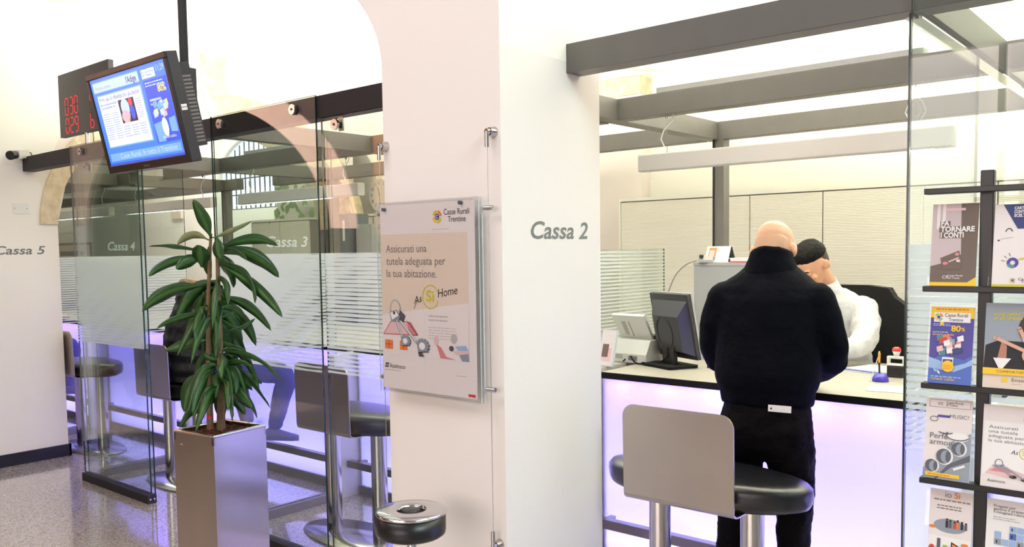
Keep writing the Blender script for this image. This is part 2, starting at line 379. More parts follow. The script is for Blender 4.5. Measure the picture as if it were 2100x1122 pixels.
    def para(s, u0, v0, u1, v1, lines, m, k=2, t=0.45, seed=1):
        """lines of small running text drawn as broken bars"""
        rnd = random.Random(seed); st = (v1-v0)/lines
        for i in range(lines):
            v = v1-(i+0.75)*st; u = u0; end = u0+(u1-u0)*(rnd.uniform(0.75, 1.0))
            while u < end:
                wd = min(rnd.uniform(0.03, 0.12)*(u1-u0)+0.002, end-u); s.rect(u, v, u+wd, v+st*t, m, k); u += wd+(u1-u0)*0.02+0.0006
        return s
    def build(s, name, parent=None, loc=None, bev=0, recalc=False):
        off = OFF[parent] if parent else (Vector(loc) if loc else Vector((0, 0, 0)))
        me = bpy.data.meshes.new(name); me.from_pydata([p-off for p in s.v], [], s.f)
        for m in s.mats: me.materials.append(m)
        me.polygons.foreach_set('material_index', s.m); me.polygons.foreach_set('use_smooth', s.sm); me.update()
        if recalc:
            bm = bmesh.new(); bm.from_mesh(me); bmesh.ops.recalc_face_normals(bm, faces=bm.faces); bm.to_mesh(me); bm.free()
        o = bpy.data.objects.new(name, me); COL.objects.link(o); OFF[o] = off
        if parent: o.parent = parent
        else: o.location = off
        if bev:
            b = o.modifiers.new('bevel', 'BEVEL'); b.width = bev; b.segments = 2; b.limit_method = 'ANGLE'
        return o
TXT = {}
def text_mesh(txt, shear, bold):
    key = (txt, shear, bold)
    if key not in TXT:
        c = bpy.data.curves.new('t', 'FONT'); c.body = txt; c.shear = shear; c.offset = bold; c.resolution_u = 3
        o = bpy.data.objects.new('t', c); COL.objects.link(o)
        dg = bpy.context.evaluated_depsgraph_get(); me = bpy.data.meshes.new_from_object(o.evaluated_get(dg))
        TXT[key] = ([tuple(v.co) for v in me.vertices], [tuple(p.vertices) for p in me.polygons])
        bpy.data.objects.remove(o); bpy.data.curves.remove(c); bpy.data.meshes.remove(me)
    return TXT[key]
def tag(o, label, cat, group=None):
    o['label'] = label; o['category'] = cat
    if group: o['group'] = group
    return o
def thing(name, label, cat, loc=(0, 0, 0), group=None):
    o = bpy.data.objects.new(name, None); COL.objects.link(o); o.location = loc; o.empty_display_size = 0.1
    OFF[o] = Vector(loc); return tag(o, label, cat, group)
def struct(o): o['kind'] = 'structure'; return o
def dup(root, loc, label, rotz=0):
    def rec(o, parent):
        c = o.copy(); COL.objects.link(c); c.parent = parent
        for ch in [x for x in bpy.data.objects if x.parent == o]: rec(ch, c)
        return c
    r = rec(root, None); r.location = loc; r.rotation_euler = (0, 0, rotz); r['label'] = label
    return r
def frame(O, U, V):
    U, V = Vector(U).normalized(), Vector(V).normalized(); N_ = U.cross(V)
    return Matrix(((U.x, V.x, N_.x, O[0]), (U.y, V.y, N_.y, O[1]), (U.z, V.z, N_.z, O[2]), (0, 0, 0, 1)))
# ---------------------------------------------------------------- the setting
struct(MB().box(-22, 4.2, -5, 8.3, -0.1, 0, M['terrazzo']).build('floor'))
SP, RISE = 2.31, 0.86
XB = [(-12.4, -7.77), (-7.17, -2.56), (-1.954, 2.66)]       # bays across, pillars 0.6 m between them
YB = (2.85, 6.2)
def fx(x):
    for a, b in XB:
        if a < x < b:
            h = (b-a)/2
            if a > -8 and x < (a+b)/2: return SP+RISE+0.5*(((a+b)/2-x)/h)**2      # the left wall rises straight to the vault crown
            return SP+RISE*math.sqrt(max(0, 1-((x-(a+b)/2)/h)**2))
    return SP
def fy(y):
    a, b = YB
    return SP+RISE*math.sqrt(max(0, 1-((y-(a+b)/2)/((b-a)/2))**2)) if a < y < b else SP
def ticks(a, b, n): return [a+(b-a)*(0.5-0.5*math.cos(PI*i/n)) for i in range(n+1)]
xs = []
for a, b in XB: xs += ticks(a, b, 60)
xs = sorted(set(round(x, 4) for x in xs)); ys = [2.25]+[round(y, 4) for y in ticks(YB[0], YB[1], 44)]
v = [(x, y, max(fx(x), fy(y))) for y in ys for x in xs]; n = len(xs)
f = [(j*n+i, (j+1)*n+i, (j+1)*n+i+1, j*n+i+1) for j in range(len(ys)-1) for i in range(n-1)]
struct(MB().add(v, f, M['vault'], False).build('ceiling'))
# wall face over the front arches
mb = MB()
for i in range(n-1):
    x0, x1 = xs[i], xs[i+1]
    mb.add([(x0, 2.25, fx(x0)), (x1, 2.25, fx(x1)), (x1, 2.25, 4.6), (x0, 2.25, 4.6)], [(0, 1, 2, 3)], M['plaster'])
struct(mb.build('wall_front'))
struct(MB().box(-22, 4.2, 1.3, 2.25, 4.6, 4.7, M['vault']).build('ceiling'))
# pillars
struct(MB().box(-2.56, -1.954, 2.25, 2.85, 0, 2.31, M['plaster']).build('trim_1'))
struct(MB().box(2.66, 3.26, 2.25, 2.85, 0, 2.31, M['plaster']).build('trim_2'))
# left wall: pier with arcade arches on both sides, the arches faced in stone
AZ = 1.86                                # springing, half span, rise (inner)
def arch_wall(name, y0, y1, top, x0=-7.77, x1=-7.17, wm='plaster_wall', sm='stone'):
    mb = MB(); yc = (y0+y1)/2; N_ = 40; AB, BB = (y1-y0)/2, (1.03 if wm == 'plaster_wall' else 1.12)
    for i in range(N_):
        a, b = yc-AB+2*AB*i/N_, yc-AB+2*AB*(i+1)/N_
        za, zb = (AZ+BB*math.sqrt(max(0, 1-((t-yc)/AB)**2)) for t in (a, b))
        for x, fl in ((x1, 1), (x0, 0)):
            q = [(x, a, za), (x, b, zb), (x, b, top), (x, a, top)]
            mb.add(q if fl else q[::-1], [(0, 1, 2, 3)], M[wm])
        mb.add([(x0, a, za), (x0, b, zb), (x1, b, zb), (x1, a, za)], [(0, 1, 2, 3)], M[sm], True)
    return struct(mb.build(name))
YC = 4.37
arch_wall('wall_left', 2.87, 5.87, 4.0)
arch_wall('wall_left', -0.25, 2.15, 4.6, wm='hallwall', sm='hallwall')
struct(MB().box(-7.77, -7.17, 2.15, 2.87, 0, 4.6, M['plaster_wall']).build('wall_left'))
struct(MB().box(-7.77, -7.17, -5, -0.25, 0, 4.6, M['hallwall']).build('wall_left'))
dw = MB()
for k in range(5): dw.box(-7.17, -7.14, -4.9+k*0.82, -4.12+k*0.82, 0.02, 2.9, M['wood']); dw.box(-7.14, -7.12, -4.82+k*0.82, -4.2+k*0.82, 0.3, 2.7, M['wood'])
struct(dw.build('added_dark_panels'))  # unseen dark wood panels added to darken what the planter front reflects
# hall wall behind the camera with its tall daylight window
hw = MB().box(-7.77, -3.6, -5.2, -5, 0, 4.6, M['plaster_wall']); hw.box(1.3, 4.2, -5.2, -5, 0, 4.6, M['plaster_wall']); hw.box(-3.6, 1.3, -5.2, -5, 0, 1.0, M['plaster_wall']); hw.box(-3.6, 1.3, -5.2, -5, 3.7, 4.6, M['plaster_wall'])
struct(hw.build('wall_hall'))
day = mat('hall_daylight_pane', (250, 236, 232), 0.5, emit=4.2)
w2 = struct(MB().box(-3.6, 1.3, -5.16, -5.14, 1.0, 3.7, day).build('window_2')); OFF[w2] = Vector((0, 0, 0))
fb = MB()
for k in range(4): fb.box(-3.6+k*1.61, -3.53+k*1.61, -5.12, -5.04, 1.0, 3.7, M['white'])
fb.build('window_frame', w2)
struct(MB().box(-11.0, -10.9, -5, 2.3, 0, 4.6, M['hallwall']).build('wall_left'))
def arch_trim(yc, AB, nm, key=True, sm='stone'):
    BB = 1.03 if key else 1.12; mb = MB(); ou, ov = (0.135, 0.19) if key else (0.35, 0.28); N_ = 44; pts = []
    for i in range(N_+1):
        t = PI*i/N_
        if not key: ou = 0.35 if math.cos(t) > 0 else 0.35+0.11*math.cos(t)
        pts.append(((yc-AB*math.cos(t), AZ+BB*math.sin(t)), (yc-(AB+ou)*math.cos(t), AZ+(BB+ov)*math.sin(t))))
    for (a, b), (c, d) in zip(pts[:-1], pts[1:]):
        X0, X1 = -7.17, -7.158
        P = lambda p, x: (x, p[0], p[1])
        vv = [P(a, X0), P(b, X0), P(d, X0), P(c, X0), P(a, X1), P(b, X1), P(d, X1), P(c, X1)]
        mb.add(vv, [(4, 7, 6, 5), (1, 5, 6, 2), (0, 3, 7, 4)], M[sm], False)
    if key:
        mb.box(-7.17, -7.13, yc-0.22, yc+0.02, AZ+BB+ov-0.03, 3.40, M['stone'])
    return struct(mb.build(nm))
arch_trim(YC, 1.50, 'trim_3'); arch_trim(0.95, 1.20, 'trim_4', False, 'stone_rose')
bb = MB().box(-7.17, -7.155, 2.15, 2.885, 0, 0.095, M['darkbase']); bb.box(-7.785, -7.155, 2.872, 2.887, 0, 0.095, M['darkbase'])
struct(bb.build('baseboard_left'))
# rear wall of the counters hall with a white pilaster
struct(MB().box(-9.05, 3.3, 6.2, 6.4, 0, 3.6, M['rear']).build('wall_back'))
pl = MB().box(-4.5, -3.745, 6.06, 6.2, 0, 2.86, M['plaster'])
pl.box(-4.55, -3.73, 6.02, 6.2, 2.86, 3.0, M['stone'])
struct(pl.build('trim_5'))
# rear room seen to the left
mb = MB()
WX, WR, WZ, WV, WB = -12.35, 1.08, 2.85, 0.70, 2.36
NX = 30
mb.box(-22, WX-WR, 8.1, 8.3, 0, 4.5, M['rear']); mb.box(WX+WR, -9.0, 8.1, 8.3, 0, 4.5, M['rear']); mb.box(WX-WR, WX+WR, 8.1, 8.3, 0, WB, M['rear'])
for i in range(NX):
    a, b = WX-WR+2*WR*i/NX, WX-WR+2*WR*(i+1)/NX
    za, zb = (WZ+WV*math.sqrt(max(0, 1-((t-WX)/WR)**2)) for t in (a, b))
    mb.add([(a, 8.1, za), (b, 8.1, zb), (b, 8.1, 4.5), (a, 8.1, 4.5)], [(0, 1, 2, 3)], M['rear'])
struct(mb.build('wall_far'))
struct(MB().box(-22, -12.4, 2.25, 8.3, 4.5, 4.6, M['vault']).box(-12.4, -9.0, 6.2, 8.3, 4.5, 4.6, M['vault']).build('ceiling'))
struct(MB().box(-22.1, -22, -5, 8.3, 0, 4.6, M['plaster_wall']).build('wall_west'))
# arched, barred window of the rear room
sky = mat('daylight_pane', (226, 236, 250), 0.5, emit=2.0)
g = struct(MB().box(WX-WR, WX+WR, 8.22, 8.24, WB, 3.6, sky).build('window_1'))
mb = MB(); OFF[g] = Vector((0, 0, 0))
for i in range(-7, 8):
    x = WX+i*0.142; zt = WZ+WV*math.sqrt(max(0, 1-((x-WX)/WR)**2)); mb.box(x-0.008, x+0.008, 8.14, 8.16, WB, zt, M['p_dgrey'])
for z in (WB, 2.60, 2.87): mb.box(WX-WR, WX+WR, 8.13, 8.15, z, z+0.02, M['p_dgrey'])
mb.build('window_bars', g)
mb = MB(); mb.tube([(WX-WR*1.04*math.cos(PI*i/30), 8.1, WZ+WV*1.05*math.sin(PI*i/30)) for i in range(31)], 0.05, M['white'], 8)
mb.build('window_frame', g)

# ---------------------------------------------------------------- overhead steel frame
YF = [(2.632, 2.722), (3.762, 3.845), (4.87, 4.95)]; ZB = (2.265, 2.373)
fr = {}
def overhead(name, x0, x1, xdiv, posts, label, xr=None):
    t = thing(name, label, 'frame', ((x0+x1)/2, 3.8, 0))
    for y0, y1 in YF: MB().box(x0 if y0 < 3 or xr is None else xr, x1, y0, y1, *ZB, M['beam' if y0 > 3 else 'beam_dark'] if x1 < -2 else M['beam']).build('long_beam', t, bev=0.002)
    for xd in xdiv:
        for (a, b), (c, d) in zip(YF[:-1], YF[1:]): MB().box(xd-0.035, xd+0.035, b, c, *ZB, M['beam']).build('cross_beam', t, bev=0.002)
    for xp in posts:
        p = MB().box(xp-0.035, xp+0.035, 4.872, 4.948, 0, ZB[0], M['beam']); p.box(xp-0.028, xp-0.022, 4.865, 4.872, 0, ZB[0], M['blackmatt'])
        p.build('post', t)
    return t
t = overhead('overhead_frame', -1.954, 2.66, (-0.735, 0.95), (-0.735,), 'dark grey steel beam frame over the counter on the right of the pillar', -2.465)
MB().box(-2.56, -2.465, 2.86, 4.95, *ZB, M['beam']).build('cross_beam', t, bev=0.002)
p = MB().box(-2.50, -2.425, 4.872, 4.948, 0, ZB[0], M['beam']); p.box(-2.492, -2.486, 4.866, 4.872, 0, ZB[0], M['blackmatt']); p.build('post', t)
overhead('overhead_frame', -7.17, -2.575, (-4.44, -6.29), (-6.29, -4.44), 'dark grey steel beam frame carrying the glass left of the pillar')
overhead('overhead_frame', -12.3, -7.79, (-8.05, -9.9), (-8.05,), 'steel beam frame seen through the stone arch at far left')
# ---------------------------------------------------------------- counters
names = {1: 'glowing lilac counter at the far right behind the brochure rack', 2: 'glowing lilac counter with cream top where the bald man stands',
         3: 'glowing lilac counter directly left of the pillar, behind the empty bar stool', 4: 'glowing lilac counter where the seated person in the dark jacket sits',
         5: 'glowing pink-lilac counter behind the leftmost black stool', 6: 'glowing counter deep behind the stone arch at far left'}
for b, (x0, x1) in CX.items():
    t = thing('service_counter', names[b], 'counter', ((x0+x1)/2, 4.0, 0), 'backlit teller counters')
    MB().box(x0, x1, 3.575, 4.68, 0.962, 0.98, M['counter']).build('worktop', t)
    MB().box(x0, x1, 3.565, 3.577, 0.950, 0.981, M['blackmatt']).build('worktop_edge', t)
    MB().box(x0, x1, 3.60, 3.608, 0.062, 0.95, M['panel']).build('light_panel', t)
    MB().box(x0, x1, 3.585, 3.62, 0.0, 0.062, M['plinth']).build('plinth', t)
    MB().box(x0, x1, 3.485, 3.53, 0.205, 0.252, M['rail']).build('foot_rail', t, bev=0.003)
    for sx in (x0+0.06, x1-0.06): MB().box(sx-0.015, sx+0.015, 3.53, 3.60, 0.215, 0.242, M['rail']).build('rail_bracket', t)
    bx = MB().box(x0+0.01, x1-0.01, 3.9, 3.92, 0.0, 0.95, M['greycab']); bx.box(x0+0.005, x0+0.015, 3.61, 3.92, 0, 0.95, M['greycab']); bx.box(x1-0.015, x1-0.005, 3.61, 3.92, 0, 0.95, M['greycab'])
    bx.box(x0+0.01, x1-0.01, 3.61, 3.92, 0.945, 0.955, M['greycab'])
    bx.build('cabinet_body', t)
    for lx in (x0+0.05, x1-0.05): MB().box(lx-0.02, lx+0.02, 4.58, 4.62, 0, 0.962, M['plinth']).build('desk_leg', t)
for X, where in ((-4.44, 'between two counters, left of the empty bar stool by the pillar'), (-6.285, 'behind the front glass with the number 4 lettering'), (-8.05, 'behind the leftmost black stool'), (-0.735, 'at the right end of the counter where the bald man stands'), (-2.50, 'at the left end of the counter behind the pillar')):
    tag(MB().box(X-0.025, X+0.025, 3.42, 3.98, 0, 0.95, M['wing']).build('dividing_panel', loc=(X, 3.6, 0), bev=0.003), 'white upright panel '+where, 'panel', 'panels between the counters')

# ---------------------------------------------------------------- glass screens
def clamp(mb, c, n, r=0.026):
    c = Vector(c); n = Vector(n); mb.tube([c, c+n*0.014], r, M['steel'], 24); mb.tube([c-n*0.03, c], r*0.55, M['blackmatt'], 16)
    mb.tube([c+n*0.014, c+n*0.0165], r*0.25, M['darkgrey'], 10)
def pane(lo, hi, mb=None):
    """glass sheet: clear faces, dark green edges"""
    (x0, y0, z0), (x1, y1, z1) = lo, hi; mb = mb or MB()
    v = [(x, y, z) for z in (z0, z1) for y in (y0, y1) for x in (x0, x1)]
    F = {'z': [(0, 2, 3, 1), (4, 5, 7, 6)], 'y': [(0, 1, 5, 4), (2, 6, 7, 3)], 'x': [(0, 4, 6, 2), (1, 3, 7, 5)]}
    thin = min(('x', x1-x0), ('y', y1-y0), key=lambda a: a[1])[0]
    for k in F: mb.add(v, F[k], M['glass'] if k == thin else M['glass_edge'])
    return mb
def front_pane(x0, x1, y, top, bottom, label, fm, clamps, rail=True, z0=1.005, z1=1.602, grp='front glass screens', hang=False):
    t = thing('glass_screen', label, 'glass screen', ((x0+x1)/2, y, 0), grp)
    pane((x0, y-0.010, bottom), (x1, y, top)).build('glass_pane', t)
    MB().rect(0, 0, 1, 1, fm) if False else None
    q = MB(); q.add([(x0+0.003, y-0.0115, z0), (x1-0.003, y-0.0115, z0), (x1-0.003, y-0.0115, z1), (x0+0.003, y-0.0115, z1)], [(0, 1, 2, 3)], fm); q.build('satin_film', t)
    if rail:
        mb = MB().box(x0-0.002, x1+0.004, y-0.03, y+0.028, 0.0, 0.055, M['beam_dark']); r = mb.build('base_rail', t, bev=0.002)
        b = MB()
        for dy in (-0.015, 0.012): b.tube([(x1+0.004, y+dy, 0.030), (x1+0.007, y+dy, 0.030)], 0.006, M['chrome'], 12)
        b.build('end_screw', r)
    for cx, cz in clamps:
        mb = MB(); clamp(mb, (cx, y-0.010, cz), (0, -1, 0))
        if hang: mb.box(cx+0.002, cx+0.034, y+0.003, y+0.012, cz-0.03, cz+0.06, M['steel'])
        mb.build('glass_clamp', t)
    return t
def side_pane(X, y0, y1, label, fm, word=None, rail=True, z0=1.005, z1=1.602, top=2.262, bottom=0.055, wy=0, channel=False):
    t = thing('glass_screen', label, 'glass screen', (X, (y0+y1)/2, 0), 'side glass screens')
    pane((X-0.005, y0, bottom), (X+0.005, y1, top)).build('glass_pane', t)
    q = MB(); q.add([(X+0.0065, y0+0.003, z0), (X+0.0065, y1-0.003, z0), (X+0.0065, y1-0.003, z1), (X+0.0065, y0+0.003, z1)], [(0, 1, 2, 3)], fm); q.build('satin_film', t)
    if rail: MB().box(X-0.03, X+0.03, y0, 3.42, 0, 0.055, M['plinth']).build('base_rail', t, bev=0.002)
    if channel: MB().box(X-0.022, X+0.022, y0+0.03, y1+1.0, top-0.012, top+0.003, M['chrome']).build('top_channel', t)
    if word:
        MB(frame((X+0.007, wy, 1.645), (0, 1, 0), (0, 0, 1))).text(word, 0, 0, 0.062, M['text_white'], 1, width=0.30 if '3' in word else 0.20, shear=0.22, bold=0.012).build('lettering', t)
    return t
fA = frost_mat('satin_film_a', 'X', -6.29, 0.22, 0.86, 0.07); fAs = frost_mat('satin_film_as', 'Y', 3.45, -0.35, 0.62, 0.05)
fB = frost_mat('satin_film_b', 'X', -4.0, -0.75, 1.08, 0.10); fBs = frost_mat('satin_film_bs', 'Y', 2.63, -0.1, 0.80, 0.10)
fC = frost_mat('satin_film_c', 'X', -3.3, -0.12, 0.74, 0.05); fD = frost_mat('satin_film_d', 'X', -0.7, 0.1, 0.74, 0.05)
front_pane(-6.285, -5.315, 2.628, 2.375, 0.05, 'narrow front glass pane on a dark floor rail, below the hanging television', fA, [(-6.10, 2.325), (-5.5, 2.325)])
front_pane(-6.285, -5.315, 2.655, 2.262, 0.05, 'second glass pane standing just behind the front pane below the hanging television', fA, [(-6.09, 2.222)], rail=False, grp='hung glass sheets', hang=True)
front_pane(-4.435, -3.475, 2.628, 2.375, 0.05, 'front glass pane between the potted plant and the empty bar stool', fB, [(-4.33, 2.325), (-3.65, 2.325)])
front_pane(-3.468, -2.57, 2.655, 2.262, 0.10, 'glass sheet hung beside the pillar, in front of the empty bar stool', fC, [(-3.35, 2.222)], rail=False, grp='hung glass sheets', hang=True)
front_pane(-0.728, 0.25, 2.628, 2.375, 0.05, 'front glass pane behind the brochure rack at the right edge', fD, [(-0.5, 2.325)])
side_pane(-6.29, 2.745, 3.46, 'side glass pane lettered with the number 4 desk name', fAs, 'Cassa 4', wy=2.855)
side_pane(-4.443, 2.64, 3.46, 'side glass pane lettered with the number 3 desk name', fBs, 'Cassa 3', wy=2.955)
side_pane(-8.05, 2.64, 3.46, 'side glass pane deep behind the stone arch at far left', fAs)
side_pane(-0.735, 2.64, 3.46, 'side glass pane under the bright metal channel at top right', fD, channel=True)
for X, wh in ((-2.72, 'behind the white fax machine'), (-0.745, 'behind the brochure rack, beside the stamp')):
    t = thing('desk_screen', 'low glass desk divider with fine white stripes '+wh, 'glass screen', (X, 4.2, 0.98))
    pane((X-0.004, 3.70, 0.982), (X+0.004, 4.66, 1.602)).build('glass_pane', t)
    q = MB(); q.add([(X+0.0055, 3.703, 0.985), (X+0.0055, 4.657, 0.985), (X+0.0055, 4.657, 1.60), (X+0.0055, 3.703, 1.60)], [(0, 1, 2, 3)], fAs); q.build('satin_film', t)

# ---------------------------------------------------------------- pendant lamps
where = {2: 'over the counter with the bald man', 4: 'above the seated person, left of the pillar', 3: 'behind the pillar top', 5: 'behind the front glass at far left', 6: 'deep behind the stone arch', 1: 'beyond the right frame edge'}
for b, bx in BOOTHS.items():
    t = thing('pendant_lamp', 'long white box pendant lamp '+where[b], 'lamp', (bx, 3.803, 1.99), 'linear pendant lamps')
    MB().rbox(bx-0.733, bx+0.733, 3.775, 3.835, 1.993, 2.078, M['lampwhite'], 0.008, 'x').build('housing', t)
    MB().box(bx-0.62, bx+0.62, 3.768, 3.838, 2.375, 2.400, M['greycab']).build('fill_light_box', t)  # invented box added on the beam to carry the vault fill light
    for s in (-1, 1):
        x = bx+s*0.58
        MB().tube([(x, 3.803, 2.07), (x, 3.803, 2.268)], 0.0016, M['steel'], 6).build('suspension_wire', t)
        c = MB().tube([(x+0.035, 3.803, 2.266), (x+0.03, 3.803, 2.235), (x-0.02, 3.803, 2.19), (x-0.035, 3.803, 2.15), (x-0.01, 3.803, 2.10), (x, 3.803, 2.078), (x+0.06, 3.803, 2.079)], 0.0032, M['white'], 8)
        c.tube([(x, 3.803, 2.266), (x, 3.803, 2.248)], 0.008, M['chrome'], 10)
        c.build('power_cable', t)

# ---------------------------------------------------------------- cupboards along the rear wall
def cupboard(x0, x1, ndoor, label):
    t = thing('cupboard', label, 'cupboard', ((x0+x1)/2, 5.9, 0), 'ribbed cupboards along the rear wall')
    mb = MB().box(x0, x1, 5.77, 6.04, 0, 1.975, M['inkgrey']); mb.build('carcass', t)
    MB().box(x0-(0.012 if x0 in (-3.745, -8.9, -7.14) else 0), x1, 5.745, 6.05, 1.975, 2.0, M['rear']).build('top_panel', t)
    if x0 in (-3.745, -8.9, -7.14): MB().box(x0-0.014, x0, 5.745, 6.05, 0, 1.975, M['rear']).build('side_panel', t)
    w_ = (x1-x0)/ndoor
    for i in range(ndoor):
        d = MB().box(x0+i*w_+0.004, x0+(i+1)*w_-0.004, 5.75, 5.768, 0.08, 1.968, M['ribbed']); d.build('door', t)
cupboard(-3.745, -2.66, 1, 'cream ribbed cupboard at the left end of the row, behind the fax machine')
cupboard(-2.66, -2.14, 1, 'narrow cream ribbed cupboard behind the steel post')
cupboard(-2.14, -1.10, 1, 'cream ribbed cupboard behind the heads of the two men')
cupboard(-1.10, 1.2, 2, 'cream ribbed cupboard behind the brochure rack at right')
cupboard(-8.9, -7.80, 2, 'cream ribbed cupboard under the hanging plant')
cupboard(-7.14, -6.74, 1, 'cream ribbed cupboard under the wall clock')
cupboard(-6.72, -4.7, 2, 'cream ribbed cupboard hidden behind the pillar')
# ---------------------------------------------------------------- bar stools (origin: floor under the seat centre)
def make_stool(label):
    t = thing('bar_stool', label, 'bar stool', (0, 0, 0), 'twin-post bar stools')
    a, b = 0.43, 0.20
    prof = [(0.90, 0.640), (0.965, 0.646), (0.99, 0.665), (1.0, 0.69), (0.995, 0.712), (0.96, 0.728), (0.85, 0.737), (0.5, 0.742), (0.0001, 0.743)]
    MB().lathe(prof, (0, 0, 0), M['blackleather'], 48, a, b).build('seat', t)
    MB().lathe([(0.0001, 0.632), (0.86, 0.632), (0.86, 0.641), (0.0001, 0.641)], (0, 0, 0), M['black'], 40, a, b).build('seat_base', t)
    # back plate: one bent sheet, rounded top corners, foot bent in under the seat
    w2, y, th, r = 0.232, -0.215, 0.006, 0.05
    pts = [(-w2, 0.652), (w2, 0.652)]
    for cx, st in ((w2-r, 0), (-w2+r, 1)):
        for i in range(7): q = (st+i/6)*PI/2; pts.append((cx+r*math.cos(q), 1.005-r+r*math.sin(q)))
    mb = MB().prism(pts, y-th, y, lambda p, h: (p[0], h-0.02*(p[1]-0.65), p[1]), M['steel_warm'])
    arc = [(y-th+0.0, 0.652), (y-th+0.004, 0.640), (y-th+0.016, 0.630), (y+0.03, 0.626), (y+0.30, 0.626)]
    for (p, q) in zip(arc[:-1], arc[1:]):
        v = [(-w2, p[0], p[1]), (w2, p[0], p[1]), (w2, q[0], q[1]), (-w2, q[0], q[1])]
        v2 = [(x, yy+0.001, z+0.006) for x, yy, z in v]
        mb.add(v+v2, [(0, 1, 2, 3), (7, 6, 5, 4), (0, 3, 7, 4), (1, 5, 6, 2)], M['steel_warm'])
    mb.build('back_plate', t)
    for sx in (-1, 1):
        MB().tube([(sx*0.20, 0, 0.012), (sx*0.20, 0, 0.626)], 0.044, M['steel'], 32).build('post', t)
    mb = MB().lathe([(0.0001, 0.0), (1.0, 0.0), (1.0, 0.008), (0.985, 0.0115), (0.0001, 0.0125)], (0, 0, 0), M['steel'], 56, 0.42, 0.20); mb.build('base_plate', t)
    return t
s0 = make_stool('black bar stool with a steel back plate standing behind the bald man')
s0.location = (-1.575, 3.005, 0)
dup(s0, (-3.745, 3.03, 0), 'empty black bar stool directly left of the pillar, behind the front glass')
dup(s0, (-5.615, 3.03, 0), 'bar stool the person in the dark jacket sits on, behind the potted plant')
dup(s0, (-7.30, 3.12, 0), 'leftmost empty bar stool, half hidden by the wall at far left')
dup(s0, (-9.0, 3.05, 0), 'bar stool under the person whose knee shows at far left')

# ---------------------------------------------------------------- planter with dracaena
PX0, PX1, PY0, PY1, PZ = -3.735, -3.452, 1.968, 2.262, 0.802
t = thing('potted_plant', 'tall green corn plant in a square brushed steel planter, in front of the left counters', 'plant', ((PX0+PX1)/2, (PY0+PY1)/2, 0))
mb = MB().box(PX0, PX1, PY0, PY1, 0.0, 0.755, M['steel'])
wall = 0.014
for a in ((PX0, PX0+wall, PY0, PY1), (PX1-wall, PX1, PY0, PY1), (PX0, PX1, PY0, PY0+wall), (PX0, PX1, PY1-wall, PY1)): mb.box(*a, 0.755, PZ-0.012, M['steel'])
pot = mb.build('planter_box', t)
mb = MB()
for a in ((PX0-.001, PX0+wall+.004, PY0-.001, PY1+.001), (PX1-wall-.004, PX1+.001, PY0-.001, PY1+.001), (PX0+wall, PX1-wall, PY0-.001, PY0+wall+.004), (PX0+wall, PX1-wall, PY1-wall-.004, PY1+.001)): mb.box(*a, PZ-0.012, PZ, M['chrome'])
mb.build('rim', pot, bev=0.004)
TP = t
MB().box(-3.69, -3.67, PY0-0.001, PY0, 0.735, 0.743, M['inkgrey']).build('maker_plate', pot)
rnd = random.Random(3); mb = MB().box(PX0+wall, PX1-wall, PY0+wall, PY1-wall, 0.755, 0.776, M['soil'])
for i in range(260):
    mb.ball((rnd.uniform(PX0+0.02, PX1-0.02), rnd.uniform(PY0+0.02, PY1-0.02), 0.776+rnd.uniform(0, 0.008)), rnd.uniform(0.005, 0.009), M['soil'], n=4)
o = mb.build('clay_granules', t); o['kind'] = 'stuff'
def curve(pts, n):
    P = [Vector(p) for p in pts]; P = [P[0]*2-P[1]]+P+[P[-1]*2-P[-2]]; out = []
    for i in range(1, len(P)-2):
        for k in range(n):
            s_ = k/n; a, b, c, d = P[i-1:i+3]
            out.append(0.5*((2*b)+(c-a)*s_+(2*a-5*b+4*c-d)*s_*s_+(3*b-a-3*c+d)*s_**3))
    return out+[P[-2]]
MB().tube(curve([[-3.656, 2.1, 0.77], [-3.653, 2.102, 0.984], [-3.649, 2.106, 1.249], [-3.641, 2.112, 1.47], [-3.627, 2.124, 1.70]], 6), [0.016-0.0004*i for i in range(25)], M['bark'], 12).build('cane', t)
MB().tube(curve([[-3.618, 2.132, 0.77], [-3.611, 2.138, 0.983], [-3.61, 2.139, 1.196], [-3.609, 2.14, 1.417], [-3.606, 2.142, 1.616]], 6), [0.020-0.0005*i for i in range(25)], M['bark'], 12).build('cane', t)
g = MB().tube([(-3.615, 2.075, 0.77), (-3.615, 2.075, 0.845)], 0.007, M['acrylic'], 12); g.tube([(-3.615, 2.075, 0.845), (-3.615, 2.075, 0.858)], 0.009, M['red'], 12); g.tube([(-3.615, 2.075, 0.775), (-3.615, 2.075, 0.82)], 0.002, M['red'], 8)
g.build('water_gauge', t)
rnd = random.Random(11)
